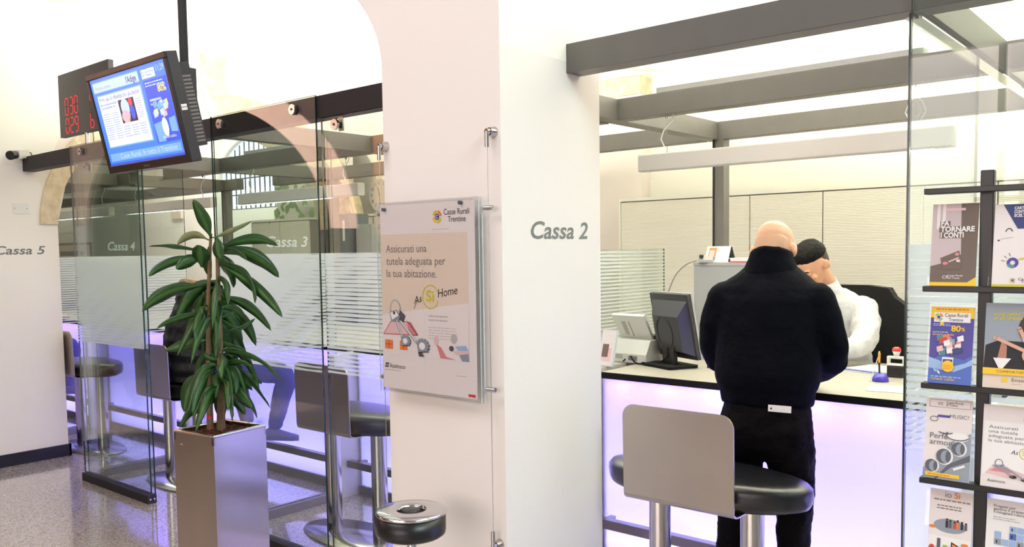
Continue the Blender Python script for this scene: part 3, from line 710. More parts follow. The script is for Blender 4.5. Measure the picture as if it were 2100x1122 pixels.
def leaf(d, pale=False):
    b, m, e, wd = Vector(d[0:3]), Vector(d[3:6]), Vector(d[6:9]), d[9]*1.3
    n = 15; view = Vector((-0.648, 0.762, 0)); tw = rnd.uniform(-0.6, 0.6); mb = MB(); v = []
    for i in range(n+1):
        s_ = i/n; p = b*(1-s_)**2+m*2*s_*(1-s_)+e*s_*s_; tg = ((m-b)*(1-s_)+(e-m)*s_).normalized()
        nv = (view+Vector((0, 0, 0.55))); nv = (nv-tg*nv.dot(tg)).normalized()
        side = tg.cross(nv).normalized(); ang = tw*(0.4+s_)
        side2 = side*math.cos(ang)+nv*math.sin(ang); up = side2.cross(tg).normalized()
        prof = (0.20+0.80*math.sin(PI*min(1, max(0, (s_-0.10)/0.90))**0.85)) if s_ > 0.10 else 0.20
        hw = wd*0.5*prof*(1 if s_ < 0.999 else 0.05)
        wave = 0.10*math.sin(s_*13+tw*9)*hw
        for k in (-1, -0.32, 0, 0.32, 1): v.append(p+side2*hw*k+up*(abs(k)*hw*0.38+(wave if abs(k) == 1 else 0)*k))
    for i in range(n):
        for k in range(4):
            q = (i*5+k, i*5+k+1, (i+1)*5+k+1, (i+1)*5+k)
            mb.add([v[j] for j in q], [(0, 1, 2, 3)], M['leafpale'] if pale else (M['leafmid'] if k in (1, 2) else M['leaf']), True)
    o = mb.build('leaf', t)
    bm = bmesh.new(); bm.from_mesh(o.data); bmesh.ops.remove_doubles(bm, verts=bm.verts, dist=1e-5); bm.to_mesh(o.data); bm.free()
    sm = o.modifiers.new('thickness', 'SOLIDIFY'); sm.thickness = 0.0012
    return o
LEAVES=[[-3.62, 2.121, 1.679, -3.612, 2.074, 1.772, -3.621, 2.039, 1.853, 0.048],
 [-3.653, 2.088, 1.544, -3.605, 2.048, 1.597, -3.572, 2.035, 1.646, 0.066],
 [-3.65, 2.101, 1.617, -3.753, 1.992, 1.645, -3.821, 1.924, 1.644, 0.026],
 [-3.645, 2.097, 1.586, -3.659, 2.015, 1.577, -3.67, 1.97, 1.539, 0.048],
 [-3.643, 2.096, 1.596, -3.73, 1.933, 1.579, -3.742, 1.878, 1.508, 0.034],
 [-3.633, 2.116, 1.669, -3.68, 2.055, 1.722, -3.723, 2.009, 1.65, 0.032],
 [-3.633, 2.134, 1.68, -3.614, 2.235, 1.706, -3.577, 2.31, 1.759, 0.025],
 [-3.611, 2.148, 1.627, -3.523, 2.285, 1.704, -3.459, 2.369, 1.639, 0.042],
 [-3.602, 2.154, 1.632, -3.503, 2.293, 1.614, -3.451, 2.364, 1.49, 0.055],
 [-3.6, 2.138, 1.689, -3.565, 2.111, 1.627, -3.53, 2.111, 1.58, 0.042],
 [-3.613, 2.137, 1.617, -3.581, 2.172, 1.543, -3.562, 2.192, 1.447, 0.07],
 [-3.596, 2.143, 1.606, -3.504, 2.175, 1.631, -3.451, 2.198, 1.573, 0.036],
 [-3.594, 2.141, 1.564, -3.435, 2.209, 1.532, -3.405, 2.201, 1.378, 0.047],
 [-3.593, 2.14, 1.554, -3.395, 2.228, 1.459, -3.297, 2.27, 1.315, 0.042],
 [-3.65, 2.095, 1.46, -3.751, 1.95, 1.454, -3.808, 1.873, 1.348, 0.057],
 [-3.668, 2.104, 1.428, -3.781, 2.095, 1.33, -3.796, 2.126, 1.18, 0.055],
 [-3.657, 2.109, 1.439, -3.693, 2.147, 1.287, -3.746, 2.135, 1.09, 0.053],
 [-3.613, 2.146, 1.417, -3.626, 2.199, 1.371, -3.628, 2.228, 1.251, 0.066],
 [-3.613, 2.146, 1.406, -3.547, 2.264, 1.391, -3.494, 2.34, 1.238, 0.038],
 [-3.645, 2.098, 1.334, -3.712, 1.978, 1.319, -3.754, 1.911, 1.27, 0.028],
 [-3.655, 2.093, 1.355, -3.691, 2.025, 1.254, -3.716, 1.984, 1.141, 0.03],
 [-3.651, 2.108, 1.207, -3.767, 2.035, 1.185, -3.838, 1.988, 1.155, 0.042],
 [-3.631, 2.129, 1.312, -3.638, 2.17, 1.212, -3.64, 2.192, 1.141, 0.064],
 [-3.625, 2.137, 1.311, -3.617, 2.218, 1.242, -3.6, 2.268, 1.108, 0.055],
 [-3.612, 2.15, 1.248, -3.597, 2.241, 1.219, -3.568, 2.304, 1.297, 0.028],
 [-3.592, 2.14, 1.154, -3.399, 2.219, 1.149, -3.304, 2.258, 1.016, 0.032],
 [-3.597, 2.153, 1.121, -3.526, 2.236, 1.01, -3.463, 2.299, 0.879, 0.044],
 [-3.602, 2.151, 1.142, -3.636, 2.157, 1.064, -3.638, 2.173, 0.987, 0.047],
 [-3.645, 2.109, 1.037, -3.727, 2.04, 1.006, -3.748, 2.023, 0.868, 0.076],
 [-3.643, 2.1, 0.985, -3.655, 2.023, 0.899, -3.686, 1.964, 0.81, 0.038],
 [-3.613, 2.135, 1.004, -3.616, 2.127, 0.898, -3.608, 2.131, 0.824, 0.047],
 [-3.596, 2.137, 1.016, -3.484, 2.148, 0.952, -3.408, 2.17, 0.902, 0.053],
 [-3.615, 2.149, 1.035, -3.586, 2.263, 1.023, -3.563, 2.326, 0.979, 0.038],
 [-3.652, 2.115, 1.078, -3.73, 2.124, 1.039, -3.78, 2.119, 1.09, 0.028],
 [-3.637, 2.117, 1.068, -3.663, 2.105, 0.961, -3.66, 2.112, 0.891, 0.047],
 [-3.599, 2.141, 1.079, -3.514, 2.173, 1.125, -3.445, 2.21, 1.073, 0.034],
 [-3.615, 2.148, 0.992, -3.626, 2.223, 0.916, -3.622, 2.268, 0.831, 0.036],
 [-3.65, 2.107, 0.93, -3.686, 2.092, 0.886, -3.718, 2.072, 0.847, 0.021],
 [-3.645, 2.122, 1.638, -3.718, 2.138, 1.564, -3.723, 2.173, 1.489, 0.032],
 [-3.631, 2.133, 1.407, -3.695, 2.15, 1.329, -3.71, 2.173, 1.241, 0.049],
 [-3.639, 2.114, 1.397, -3.671, 2.088, 1.292, -3.714, 2.053, 1.229, 0.036],
 [-3.62, 2.127, 1.291, -3.618, 2.111, 1.198, -3.606, 2.113, 1.124, 0.042],
 [-3.61, 2.142, 1.206, -3.585, 2.183, 1.15, -3.552, 2.222, 1.159, 0.032],
 [-3.605, 2.141, 1.121, -3.632, 2.104, 1.102, -3.649, 2.081, 1.146, 0.03],
 [-3.591, 2.143, 1.101, -3.509, 2.143, 1.044, -3.48, 2.134, 0.964, 0.042],
 [-3.612, 2.131, 1.058, -3.605, 2.096, 1.021, -3.585, 2.093, 0.938, 0.04],
 [-3.633, 2.129, 1.142, -3.63, 2.196, 1.103, -3.626, 2.231, 1.132, 0.03],
 [-3.596, 2.135, 0.974, -3.509, 2.115, 0.912, -3.463, 2.108, 0.866, 0.028]]
for i, d in enumerate(LEAVES): leaf(d, i in (5, 6))
rq = random.Random(17)
for i in range(46):                        # shorter drooping leaves filling the crowns
    low = i < 20; cz = rq.uniform(0.98, 1.16) if low else rq.uniform(1.30, 1.50); a = rq.uniform(0, 2*PI); L = rq.uniform(.14, .24)
    bx_, by_ = (-3.608, 2.138) if (low or i % 2) else (-3.648, 2.107); c_, s_ = math.cos(a), math.sin(a); up_ = rq.uniform(-.02, .07)
    leaf([bx_, by_, cz, bx_+c_*L*.55, by_+s_*L*.55, cz+up_, bx_+c_*L*.85, by_+s_*L*.85, cz-rq.uniform(.08, .22), rq.uniform(.030, .046) if low else rq.uniform(.036, .052)])

for ch in TP.children:                     # the square pot stands slightly turned
    if ch.name.split('.')[0] in ('planter_box', 'clay_granules'): ch.rotation_euler = (0, 0, 0.13)

# ---------------------------------------------------------------- standing ashtray
c = (-2.137, 1.964, 0)
t = thing('standing_ashtray', 'round chrome and black standing ashtray in front of the pillar', 'ashtray', c)
MB().lathe([(0.0001, 0.0), (0.13, 0.0), (0.13, 0.01), (0.02, 0.016), (0.0001, 0.016)], c, M['chrome'], 40).build('foot', t)
MB().tube([(c[0], c[1], 0.01), (c[0], c[1], 0.632)], 0.016, M['chrome'], 24).build('pole', t)
MB().lathe([(0.0001, 0.628), (0.105, 0.632), (0.116, 0.640), (0.118, 0.65), (0.118, 0.708), (0.0001, 0.708)], c, M['black'], 48).build('drum', t)
MB().lathe([(0.052, 0.708), (0.120, 0.708), (0.123, 0.713), (0.121, 0.718), (0.114, 0.7215), (0.055, 0.7225), (0.050, 0.720), (0.050, 0.708)], c, M['chrome'], 48).build('lid', t)
mb = MB().lathe([(0.0001, 0.7085), (0.0495, 0.7085), (0.0495, 0.7095), (0.0001, 0.7095)], c, M['blackmatt'], 32); mb.lathe([(0.0001, 0.709), (0.030, 0.709), (0.031, 0.7195), (0.027, 0.722), (0.0001, 0.7225)], c, M['darkgrey'], 32)
mb.build('snuffer', t)

# ---------------------------------------------------------------- wall lettering
def sign(name, word, O, U, h, width, m, label):
    return tag(MB(frame(O, U, (0, 0, 1))).text(word, 0, 0, h, m, 2, width=width, shear=0.2, bold=0.018).build(name, loc=O), label, 'sign')
sign('wall_lettering', 'Cassa 2', (-1.954, 2.408, 1.644), (0, 1, 0), 0.062, 0.355, M['text_grey'], 'grey desk name with the number 2 on the white pillar side')
sign('wall_lettering', 'Cassa 5', (-7.17, 2.405, 1.628), (0, 1, 0), 0.062, 0.362, M['text_grey'], 'grey desk name with the number 5 on the left wall')

# ---------------------------------------------------------------- poster on the pillar
O = (-2.528, 2.195, 1.078); Wp, Hp = 0.495, 0.708
t = thing('poster_display', 'advertising poster with keys and a house, in a clear acrylic holder on the pillar front', 'poster', (-2.28, 2.25, 1.078))
s = MB(frame(O, (1, 0, 0), (0, 0, 1)))
s.add([(0, 0, 0), (Wp, 0, 0), (Wp, Hp, 0), (0, Hp, 0), (0, 0, -0.002), (Wp, 0, -0.002), (Wp, Hp, -0.002), (0, Hp, -0.002)], [(0, 1, 2, 3), (7, 6, 5, 4), (0, 4, 5, 1), (1, 5, 6, 2), (2, 6, 7, 3), (3, 7, 4, 0)], M['p_pale'])
X = lambda f_: f_*Wp
Yv = lambda f_: (1-f_)*Hp                  # f: fraction down from the top
s.rect(X(.0), Yv(.815), X(.93), Yv(.165), M['p_cream'], 1)
# upper part pale beige, lower photo part
s.rect(X(.0), Yv(.815), X(.93), Yv(.60), M['p_pale'], 2)
s.poly([(X(0), Yv(.60)), (X(.93), Yv(.52)), (X(.93), Yv(.62)), (X(0), Yv(.62))], M['p_pale'], 1.6)
# bank emblem
cu, cv, er = X(.63), Yv(.083), 0.024
for a0, col in ((0.1, 'p_orange'), (1.6, 'olive'), (3.2, 'yellow'), (4.75, 'olive')): s.ring(cu, cv, er, er, 0.011, M[col], 2, a0, a0+1.25, 12)
s.disc(cu, cv, 0.011, 0.011, M['p_violet'], 3); s.ring(cu, cv, 0.0065, 0.0065, 0.0025, M['paper'], 4, 0.6, 5.7, 16)
s.text('Casse Rurali', X(.70), Yv(.075), 0.021, M['ink'], 2, width=0.125); s.text('Trentine', X(.74), Yv(.112), 0.021, M['ink'], 2, width=0.088)
s.para(X(.57), Yv(.150), X(.80), Yv(.143), 1, M['inklight'], 2)
for i, l in enumerate(('Assicurati una', 'tutela adeguata per', 'la tua abitazione.')):
    s.text(l, X(.065), Yv(.262+.066*i), 0.029, M['inkgrey'], 3, width=(0.222, 0.318, 0.272)[i])
# hand-drawn product mark
s.ring(X(.545), Yv(.495), 0.043, 0.045, 0.004, M['olive'], 3, 0.4, 6.0)
s.text('Si', X(.498), Yv(.518), 0.040, M['olive'], 3, width=0.042, bold=0.02)
s.text('As', X(.37), Yv(.535), 0.026, M['ink'], 3, width=0.045, shear=0.3, rot=0.25); s.text('Home', X(.625), Yv(.497), 0.030, M['ink'], 3, width=0.102, shear=0.25, rot=0.16)
s.line([(X(.365), Yv(.56)), (X(.40), Yv(.52))], 0.002, M['ink'], 3)
# drawing of a house
s.poly([(X(.015), Yv(.705)), (X(.10), Yv(.635)), (X(.30), Yv(.632)), (X(.40), Yv(.70))], M['p_rose'], 3)
s.line([(X(.015), Yv(.705)), (X(.10), Yv(.635)), (X(.30), Yv(.632)), (X(.40), Yv(.70)), (X(.015), Yv(.705))], 0.003, M['p_red'], 4)
s.poly([(X(.28), Yv(.634)), (X(.33), Yv(.632)), (X(.41), Yv(.70)), (X(.32), Yv(.703))], M['p_pink'], 4)
s.rect(X(.03), Yv(.785), X(.12), Yv(.735), M['p_orange'], 4); s.rect(X(.2), Yv(.785), X(.285), Yv(.735), M['p_orange'], 4)
for u in (.075, .2425): s.rect(X(u)-.0015, Yv(.785), X(u)+.0015, Yv(.735), M['p_red'], 5)
for u in (.03, .2): s.rect(X(u), Yv(.761), X(u+.09), Yv(.757), M['p_red'], 5)
# photographed keys
s.ring(X(.155), Yv(.565), 0.030, 0.034, 0.004, M['p_mgrey'], 5, -1.2, 3.6); s.ring(X(.155), Yv(.565), 0.027, 0.031, 0.002, M['paper'], 6, -1.0, 3.4)
s.poly([(X(.09), Yv(.585)), (X(.17), Yv(.570)), (X(.205), Yv(.60)), (X(.195), Yv(.632)), (X(.11), Yv(.636))], M['p_mgrey'], 6)
s.poly([(X(.20), Yv(.565)), (X(.27), Yv(.60)), (X(.25), Yv(.635)), (X(.19), Yv(.625))], M['p_dgrey'], 5)
s.poly([(X(.10), Yv(.588)), (X(.165), Yv(.576)), (X(.195), Yv(.60)), (X(.12), Yv(.625))], M['paper'], 7)
s.disc(X(.145), Yv(.588), .006, .006, M['ink'], 8)
s.line([(X(.165), Yv(.63)), (X(.27), Yv(.765))], 0.010, M['p_mgrey'], 6); s.line([(X(.17), Yv(.63)), (X(.272), Yv(.762))], 0.004, M['paper'], 7)
s.line([(X(.21), Yv(.63)), (X(.45), Yv(.775))], 0.012, M['p_mgrey'], 6); s.line([(X(.215), Yv(.63)), (X(.445), Yv(.768))], 0.005, M['paper'], 7)
def bit(cx, cy, k):
    pts = []
    for i in range(17): a = -0.9+i/16*3.6; rr = 0.034*k*(1 if i % 2 else 0.78); pts.append((X(cx)+rr*math.cos(a)*1.05, Yv(cy)+rr*math.sin(a)*0.8))
    pts.append((X(cx)-0.02*k, Yv(cy)-0.02*k)); s.poly([(a+.002, b-.003) for a, b in pts], M['ink'], 7); s.poly(pts, M['p_mgrey'], 8); s.disc(X(cx), Yv(cy), .014*k, .012*k, M['paper'], 9)
bit(.265, .735, .9); bit(.45, .755, 1.15)
s.poly([(X(.40), Yv(.79)), (X(.44), Yv(.785)), (X(.47), Yv(.812)), (X(.41), Yv(.812))], M['p_dgrey'], 4)
s.para(X(.52), Yv(.625), X(.77), Yv(.583), 2, M['inklight'], 3, 0.4, 4); s.para(X(.52), Yv(.715), X(.83), Yv(.645), 5, M['inklight'], 3, 0.25, 5)
# faint drawing of people at a table
s.disc(X(.60), Yv(.722), .013, .018, M['p_rose'], 4); s.poly([(X(.60), Yv(.74)), (X(.65), Yv(.755)), (X(.70), Yv(.80)), (X(.80), Yv(.812)), (X(.64), Yv(.81))], M['p_pink'], 4)
s.disc(X(.78), Yv(.705), .016, .018, M['inklight'], 4); s.disc(X(.755), Yv(.755), .012, .010, M['p_dgrey'], 5)
s.poly([(X(.79), Yv(.742)), (X(.90), Yv(.735)), (X(.925), Yv(.76)), (X(.82), Yv(.762))], M['p_sky'], 4); s.poly([(X(.77), Yv(.768)), (X(.925), Yv(.758)), (X(.93), Yv(.775)), (X(.80), Yv(.785))], M['p_rose'], 5)
s.poly([(X(.83), Yv(.785)), (X(.925), Yv(.775)), (X(.93), Yv(.815)), (X(.86), Yv(.815))], M['p_mgrey'], 4)
s.text('Assimoco', X(.075), Yv(.888), 0.017, M['ink'], 2, width=0.088); s.poly([(X(.02), Yv(.888)), (X(.06), Yv(.888)), (X(.07), Yv(.862)), (X(.03), Yv(.862))], M['p_dgrey'], 2)
s.line([(X(.018), Yv(.874)), (X(.072), Yv(.876))], 0.002, M['paper'], 3); s.para(X(.02), Yv(.905), X(.25), Yv(.897), 1, M['inklight'], 2); s.para(X(.80), Yv(.895), X(.93), Yv(.888), 1, M['inklight'], 2)
s.rect(X(.915), Yv(.992), X(.985), Yv(.978), M['p_red'], 2)
OFF[t] = Vector((-2.28, 2.25, 1.078)); s.build('poster_sheet', t)
a = MB(); pane((O[0]-0.01, 2.186, O[2]-0.012), (O[0]+Wp+0.028, 2.190, O[2]+Hp+0.004), a); a.mats = [M['acrylic'] if m_ is M['glass'] else M['acrylic_edge'] for m_ in a.mats]; a.build('acrylic_front', t)
a = MB(); pane((O[0]-0.01, 2.203, O[2]-0.012), (O[0]+Wp+0.028, 2.209, O[2]+Hp+0.004), a); a.mats = [M['acrylic'] if m_ is M['glass'] else M['acrylic_edge'] for m_ in a.mats]; a.build('acrylic_back', t)
for u, z in ((0.03, Hp-0.012), (0.435, Hp-0.004)): MB().tube([(O[0]+u, 2.182, O[2]+z-0.01), (O[0]+u, 2.205, O[2]+z-0.01)], 0.007, M['p_dgrey'], 14).build('fixing_pin', t)
for x in (-2.545, -1.985):
    k = MB().tube([(x, 2.215, 2.0), (x, 2.215, 0.565)], 0.0012, M['steel'], 6)
    k.build('tension_wire', t)
    for z in (2.0, 0.565):
        sg = 1 if z > 1 else -1; e = MB()
        e.tube([(x, 2.250, z+0.012*sg), (x, 2.225, z+0.012*sg)], [0.020, 0.014], M['steel'], 20); e.tube([(x, 2.225, z+0.012*sg), (x-0.002, 2.212, z+0.012*sg)], 0.010, M['steel'], 16)
        e.tube([(x-0.001, 2.214, z+0.012*sg), (x-0.001, 2.214, z-0.042*sg)], 0.0075, M['steel'], 16); e.build('wire_anchor', t)
    for z in (1.75, 1.116):
        MB().tube([(x-0.012, 2.207, z), (x+0.022, 2.213, z)], 0.0085, M['steel'], 16).build('side_clamp', t)

# ---------------------------------------------------------------- hanging television
XL, XR = -4.669, -3.83; Y0, Z0, Y1, Z1 = 2.155, 2.045, 2.0435, 2.550
t = thing('television', 'black wide television hanging from a ceiling pole, blue news screen on', 'television', (-3.31, 1.72, 1.95))
Mx = frame((-3.642, 1.681, 1.947), (1, 0, 0), (0, Y1-Y0, Z1-Z0)) @ Matrix.Scale(0.78, 4); Wt = XR-XL; Ht = math.hypot(Y1-Y0, Z1-Z0)
s = MB(Mx); bz = 0.030
def fbox(s, u0, u1, v0, v1, w0, w1, m):
    s.box(u0, u1, v0, v1, w0, w1, m)
fbox(s, 0, Wt, 0, Ht, -0.060, -0.004, M['darkgrey'])
for q in ((0, Wt, 0, bz+0.012), (0, Wt, Ht-bz, Ht), (0, bz, bz, Ht-bz), (Wt-bz, Wt, bz, Ht-bz)): fbox(s, *q, -0.004, 0.006, M['black'])
body = s.build('housing', t, bev=0.003)
s = MB(Mx); fbox(s, 0.09, Wt-0.03, 0.07, Ht-0.05, -0.125, -0.060, M['darkgrey'])
for k in range(18): fbox(s, Wt-0.0302, Wt-0.0292, 0.09+k*0.018, 0.099+k*0.018, -0.118, -0.067, M['inkgrey'])
s.build('rear_vent_cover', body)
s = MB(Mx); s.text('SAMSUNG', Wt*0.5, 0.012, 0.010, M['inkgrey'], 16, width=0.06, align='CENTER'); s.build('maker_lettering', body)
s = MB(Mx @ Matrix.Translation((Wt+0.0005, Ht*0.47, -0.030)) @ Matrix.Rotation(PI/2, 4, 'Y')); s.rect(-0.015, 0, 0.015, 0.028, M['paper'], 1); s.rect(-0.015, 0.012, 0.015, 0.016, M['inkgrey'], 2); s.build('rating_label', body)
s = MB(Mx @ Matrix.Translation((bz, bz+0.012, 0.0))); Ws, Hs = Wt-2*bz, Ht-2*bz-0.012
U = lambda a: a*Ws
Vv = lambda a: (1-a)*Hs
s.rect(0, 0, Ws, Hs, M['s_blue'], 0); s.rect(0, 0, Ws, U(.012), M['s_deep'], 1)
s.rect(U(.03), Vv(.16), U(.66), Vv(.035), M['s_mid'], 1); s.rect(U(.03), Vv(.15), U(.655), Vv(.045), M['s_pale'], 2)
s.rect(U(.05), Vv(.80), U(.665), Vv(.185), M['s_mid'], 1); s.rect(U(.06), Vv(.785), U(.65), Vv(.20), M['s_white'], 2)
s.text('Rassegna stampa', U(.06), Vv(.125), 0.017, M['s_grey'], 3, width=U(.21)); s.text("l'Adige", U(.49), Vv(.135), 0.030, M['s_ink'], 3, width=U(.135), bold=0.01)
s.text('Primi casi di influenza tra i più piccoli', U(.075), Vv(.265), 0.022, M['s_ink'], 3, width=U(.55))
s.para(U(.075), Vv(.36), U(.30), Vv(.285), 2, M['s_grey'], 3, .5, 2); s.para(U(.075), Vv(.71), U(.19), Vv(.40), 12, M['s_grey'], 3, .4, 3); s.para(U(.20), Vv(.71), U(.30), Vv(.40), 12, M['s_grey'], 3, .4, 4)
for i in range(3): s.para(U(.315+.11*i), Vv(.71), U(.415+.11*i), Vv(.575), 5, M['s_grey'], 3, .4, 5+i)
s.para(U(.55), Vv(.53), U(.635), Vv(.31), 9, M['s_grey'], 3, .4, 9)
s.rect(U(.32), Vv(.55), U(.53), Vv(.29), M['s_dark'], 3); s.disc(U(.40), Vv(.385), U(.055), .045, M['s_pale'], 4); s.disc(U(.385), Vv(.48), U(.055), .030, M['s_skin'], 4); s.disc(U(.48), Vv(.335), U(.025), .022, M['s_red'], 4); s.poly([(U(.35), Vv(.55)), (U(.42), Vv(.55)), (U(.45), Vv(.46)), (U(.39), Vv(.45))], M['s_skin'], 5); s.disc(U(.485), Vv(.45), U(.03), .035, M['s_deep'], 4)
s.rect(U(.70), Vv(.145), U(.865), Vv(.05), M['s_white'], 2); s.text('Casse Rurali', U(.745), Vv(.09), 0.012, M['s_ink'], 3, width=U(.11)); s.text('Trentine', U(.745), Vv(.125), 0.012, M['s_ink'], 3, width=U(.08)); s.ring(U(.72), Vv(.095), .012, .012, .005, M['s_grey'], 3)
s.text('11:29', U(.89), Vv(.10), 0.028, M['s_pale'], 3, width=U(.095))
s.rect(U(.70), Vv(.84), U(.985), Vv(.165), M['s_deep'], 1)
s.para(U(.715), Vv(.24), U(.97), Vv(.18), 2, M['s_pale'], 3, .45, 12); s.text('80%', U(.855), Vv(.31), 0.034, M['s_yel'], 3, width=U(.10), bold=.02)
s.para(U(.73), Vv(.40), U(.90), Vv(.365), 1, M['s_pale'], 3, .7, 13); s.text('fondo subito', U(.73), Vv(.435), 0.013, M['s_yel'], 3, width=U(.17))
rq = random.Random(5)
for i in range(14):
    a, b = U(rq.uniform(.74, .90)), Vv(rq.uniform(.47, .60)); s.poly([(a, b), (a+.04, b+.008), (a+.035, b+.036), (a-.004, b+.028)], M[rq.choice(['s_red', 's_pale', 's_dark', 's_yel', 's_white', 's_skin', 's_mid'])], 3+i*0.2)
s.poly([(U(.71), Vv(.63)), (U(.84), Vv(.61)), (U(.81), Vv(.83)), (U(.72), Vv(.83))], M['s_mid'], 2); s.poly([(U(.90), Vv(.60)), (U(.98), Vv(.585)), (U(.98), Vv(.75)), (U(.90), Vv(.74))], M['s_mid'], 2)
s.disc(U(.845), Vv(.68), .028, .045, M['s_white'], 7); s.para(U(.815), Vv(.72), U(.875), Vv(.64), 4, M['s_yel'], 8, .4, 14)
s.text('richiedi subito', U(.79), Vv(.80), 0.014, M['s_yel'], 8, width=U(.16))
s.rect(U(.03), Vv(.955), U(.97), Vv(.865), M['s_mid'], 1); s.text('Casse Rurali. In tutto il Trentino', U(.17), Vv(.935), 0.026, M['s_pale'], 2, width=U(.75))
s.build('screen', t)
pz = MB().tube([(-3.108, 1.735, 2.30), (-3.108, 1.735, 4.6)], 0.0165, M['beam_dark'], 20); pz.box(-3.17, -3.05, 1.695, 1.75, 2.18, 2.31, M['darkgrey']); pz.build('ceiling_pole', t)

# ---------------------------------------------------------------- queue number board
t = thing('queue_display', 'flat black queue board with red digits standing on the beam behind the television', 'display board', (-6.14, 2.67, 2.373))
MB().box(-6.53, -5.74, 2.662, 2.70, 2.462, 2.905, M['darkgrey']).build('board', t, bev=0.002)
MB().tube([(-6.13, 2.68, 2.374), (-6.13, 2.68, 2.462)], 0.018, M['steel'], 20).build('stem', t)
MB().tube([(-6.06, 2.69, 2.374), (-6.062, 2.69, 2.42), (-6.07, 2.69, 2.465)], 0.003, M['black'], 8).build('cable', t)
SEG = {'0': 'abcdef', '2': 'abged', '3': 'abgcd', '9': 'abfgcd', '6': 'fgecd', '4': 'fgbc'}
s = MB(frame((-6.53, 2.6615, 2.462), (1, 0, 0), (0, 0, 1)))
def digit(ch, u, v, wd, h):
    s = MB(frame((-6.53, 2.6615, 2.462), (1, 0, 0), (0, 0, 1))); tt = 0.008; S_ = {'a': ((u, v+h), (u+wd, v+h)), 'b': ((u+wd, v+h), (u+wd, v+h/2)), 'c': ((u+wd, v+h/2), (u+wd, v)), 'd': ((u, v), (u+wd, v)), 'e': ((u, v), (u, v+h/2)), 'f': ((u, v+h/2), (u, v+h)), 'g': ((u, v+h/2), (u+wd, v+h/2))}
    for k_, (p, q) in S_.items():
        on = k_ in SEG[ch]; L = math.hypot(q[0]-p[0], q[1]-p[1]); e = 0.006/L
        a_ = (p[0]+(q[0]-p[0])*e, p[1]+(q[1]-p[1])*e); b_ = (q[0]-(q[0]-p[0])*e, q[1]-(q[1]-p[1])*e)
        s.line([a_, b_], tt, M['led' if on else 'ledoff'], 1)
    s.build('digit', t)
for i, ch in enumerate('030'): digit(ch, 0.105+i*0.076, 0.150, 0.050, 0.115)
for i, ch in enumerate('029'): digit(ch, 0.105+i*0.076, 0.022, 0.050, 0.100)
digit('4', 0.50, 0.150, 0.050, 0.115); digit('6', 0.50, 0.022, 0.050, 0.100)

# ---------------------------------------------------------------- wall camera, blank plate
t = thing('security_camera', 'small white security camera with black lens on the left wall beside the beam', 'camera', (-7.17, 2.60, 2.39))
d = Vector((0.62, -0.70, -0.16)).normalized(); sd = d.cross(Vector((0, 0, 1))).normalized(); upv = sd.cross(d)
p0 = Vector((-7.09, 2.585, 2.385)); mb = MB(Matrix(((sd.x, d.x, upv.x, p0.x), (sd.y, d.y, upv.y, p0.y), (sd.z, d.z, upv.z, p0.z), (0, 0, 0, 1))))
mb.box(-0.036, 0.036, -0.08, 0.06, -0.032, 0.034, M['offwhite']); mb.build('body', t, bev=0.003)
mb = MB(mb.M); mb.tube([(0, 0.06, 0), (0, 0.11, 0)], 0.030, M['black'], 20); mb.tube([(0, 0.11, 0), (0, 0.13, 0)], 0.034, M['black'], 20); mb.tube([(0, 0.1301, 0), (0, 0.1305, 0)], 0.021, M['glass_edge'], 16); mb.build('lens', t)
MB().tube([(-7.17, 2.62, 2.36), (-7.13, 2.62, 2.36), (-7.10, 2.61, 2.37)], 0.011, M['steel'], 12).build('wall_bracket', t)
for k in (0, 1): MB().tube([(-7.12, 2.64-0.01*k, 2.40), (-7.13, 2.68, 2.41-0.03*k), (-7.15, 2.71, 2.36-0.01*k), (-7.169, 2.72, 2.375)], 0.0035, M['black'], 8).build('cable', t)
t = tag(MB().box(-7.17, -7.165, 2.545, 2.66, 1.94, 2.02, M['offwhite']).tube([(-7.1652, 2.56, 1.98), (-7.1645, 2.56, 1.98)], 0.004, M['inkgrey'], 10).tube([(-7.1652, 2.645, 1.98), (-7.1645, 2.645, 1.98)], 0.004, M['inkgrey'], 10).build('blanking_plate', loc=(-7.17, 2.6, 1.98)), 'blank white switch plate with two screws on the left wall', 'wall plate')
# ---------------------------------------------------------------- brochure rack
t = thing('brochure_rack', 'black metal brochure rack with four shelves at the right edge', 'rack', (-0.475, 2.39, 0))
MB().box(-0.492, -0.462, 2.368, 2.392, 0.02, 1.782, M['black']).build('upright_post', t, bev=0.002)
MB().box(-0.54, -0.41, 2.25, 2.52, 0, 0.02, M['black']).build('floor_plate', t)
for z in (1.727, 1.4815, 1.234, 0.988, 0.742):
    MB().box(-0.612, -0.29, 2.332, 2.368, z, z+0.015, M['black']).build('shelf_rail', t, bev=0.002)
for z in (1.4965, 1.249, 1.003, 0.757):
    for x0, x1 in ((-0.606, -0.495), (-0.468, -0.30)):
        a = MB(frame((x0, 2.352, z+0.001), (1, 0, 0), (0, 0.16, 1))); a.add([(0, 0, 0), (x1-x0, 0, 0), (x1-x0, 0.205, 0), (0, 0.205, 0)], [(0, 1, 2, 3)], M['acrylic']); a.build('clear_back', t)
def booklet(x, z, w_, h, label, draw, back='paper'):
    Mx = frame((x, 2.338, z+0.0005), (1, 0, 0), (0, 0.13, 1)); s = MB(Mx)
    s.box(0, w_, 0, h, -0.004, 0, M[back]); draw(s, lambda f_: f_*w_, lambda f_: (1-f_)*h)
    return tag(s.build('brochure', loc=(x+w_/2, 2.34, z)), label, 'brochure', 'brochures on the rack')
def logo(s, u, v, r, k=3):
    for a0, col in ((0.1, 'p_orange'), (1.6, 'p_green'), (3.2, 'yellow'), (4.75, 'p_green')): s.ring(u, v, r, r, r*0.45, M[col], k, a0, a0+1.2, 8)
    s.disc(u, v, r*.42, r*.42, M['p_violet'], k+1, 12)
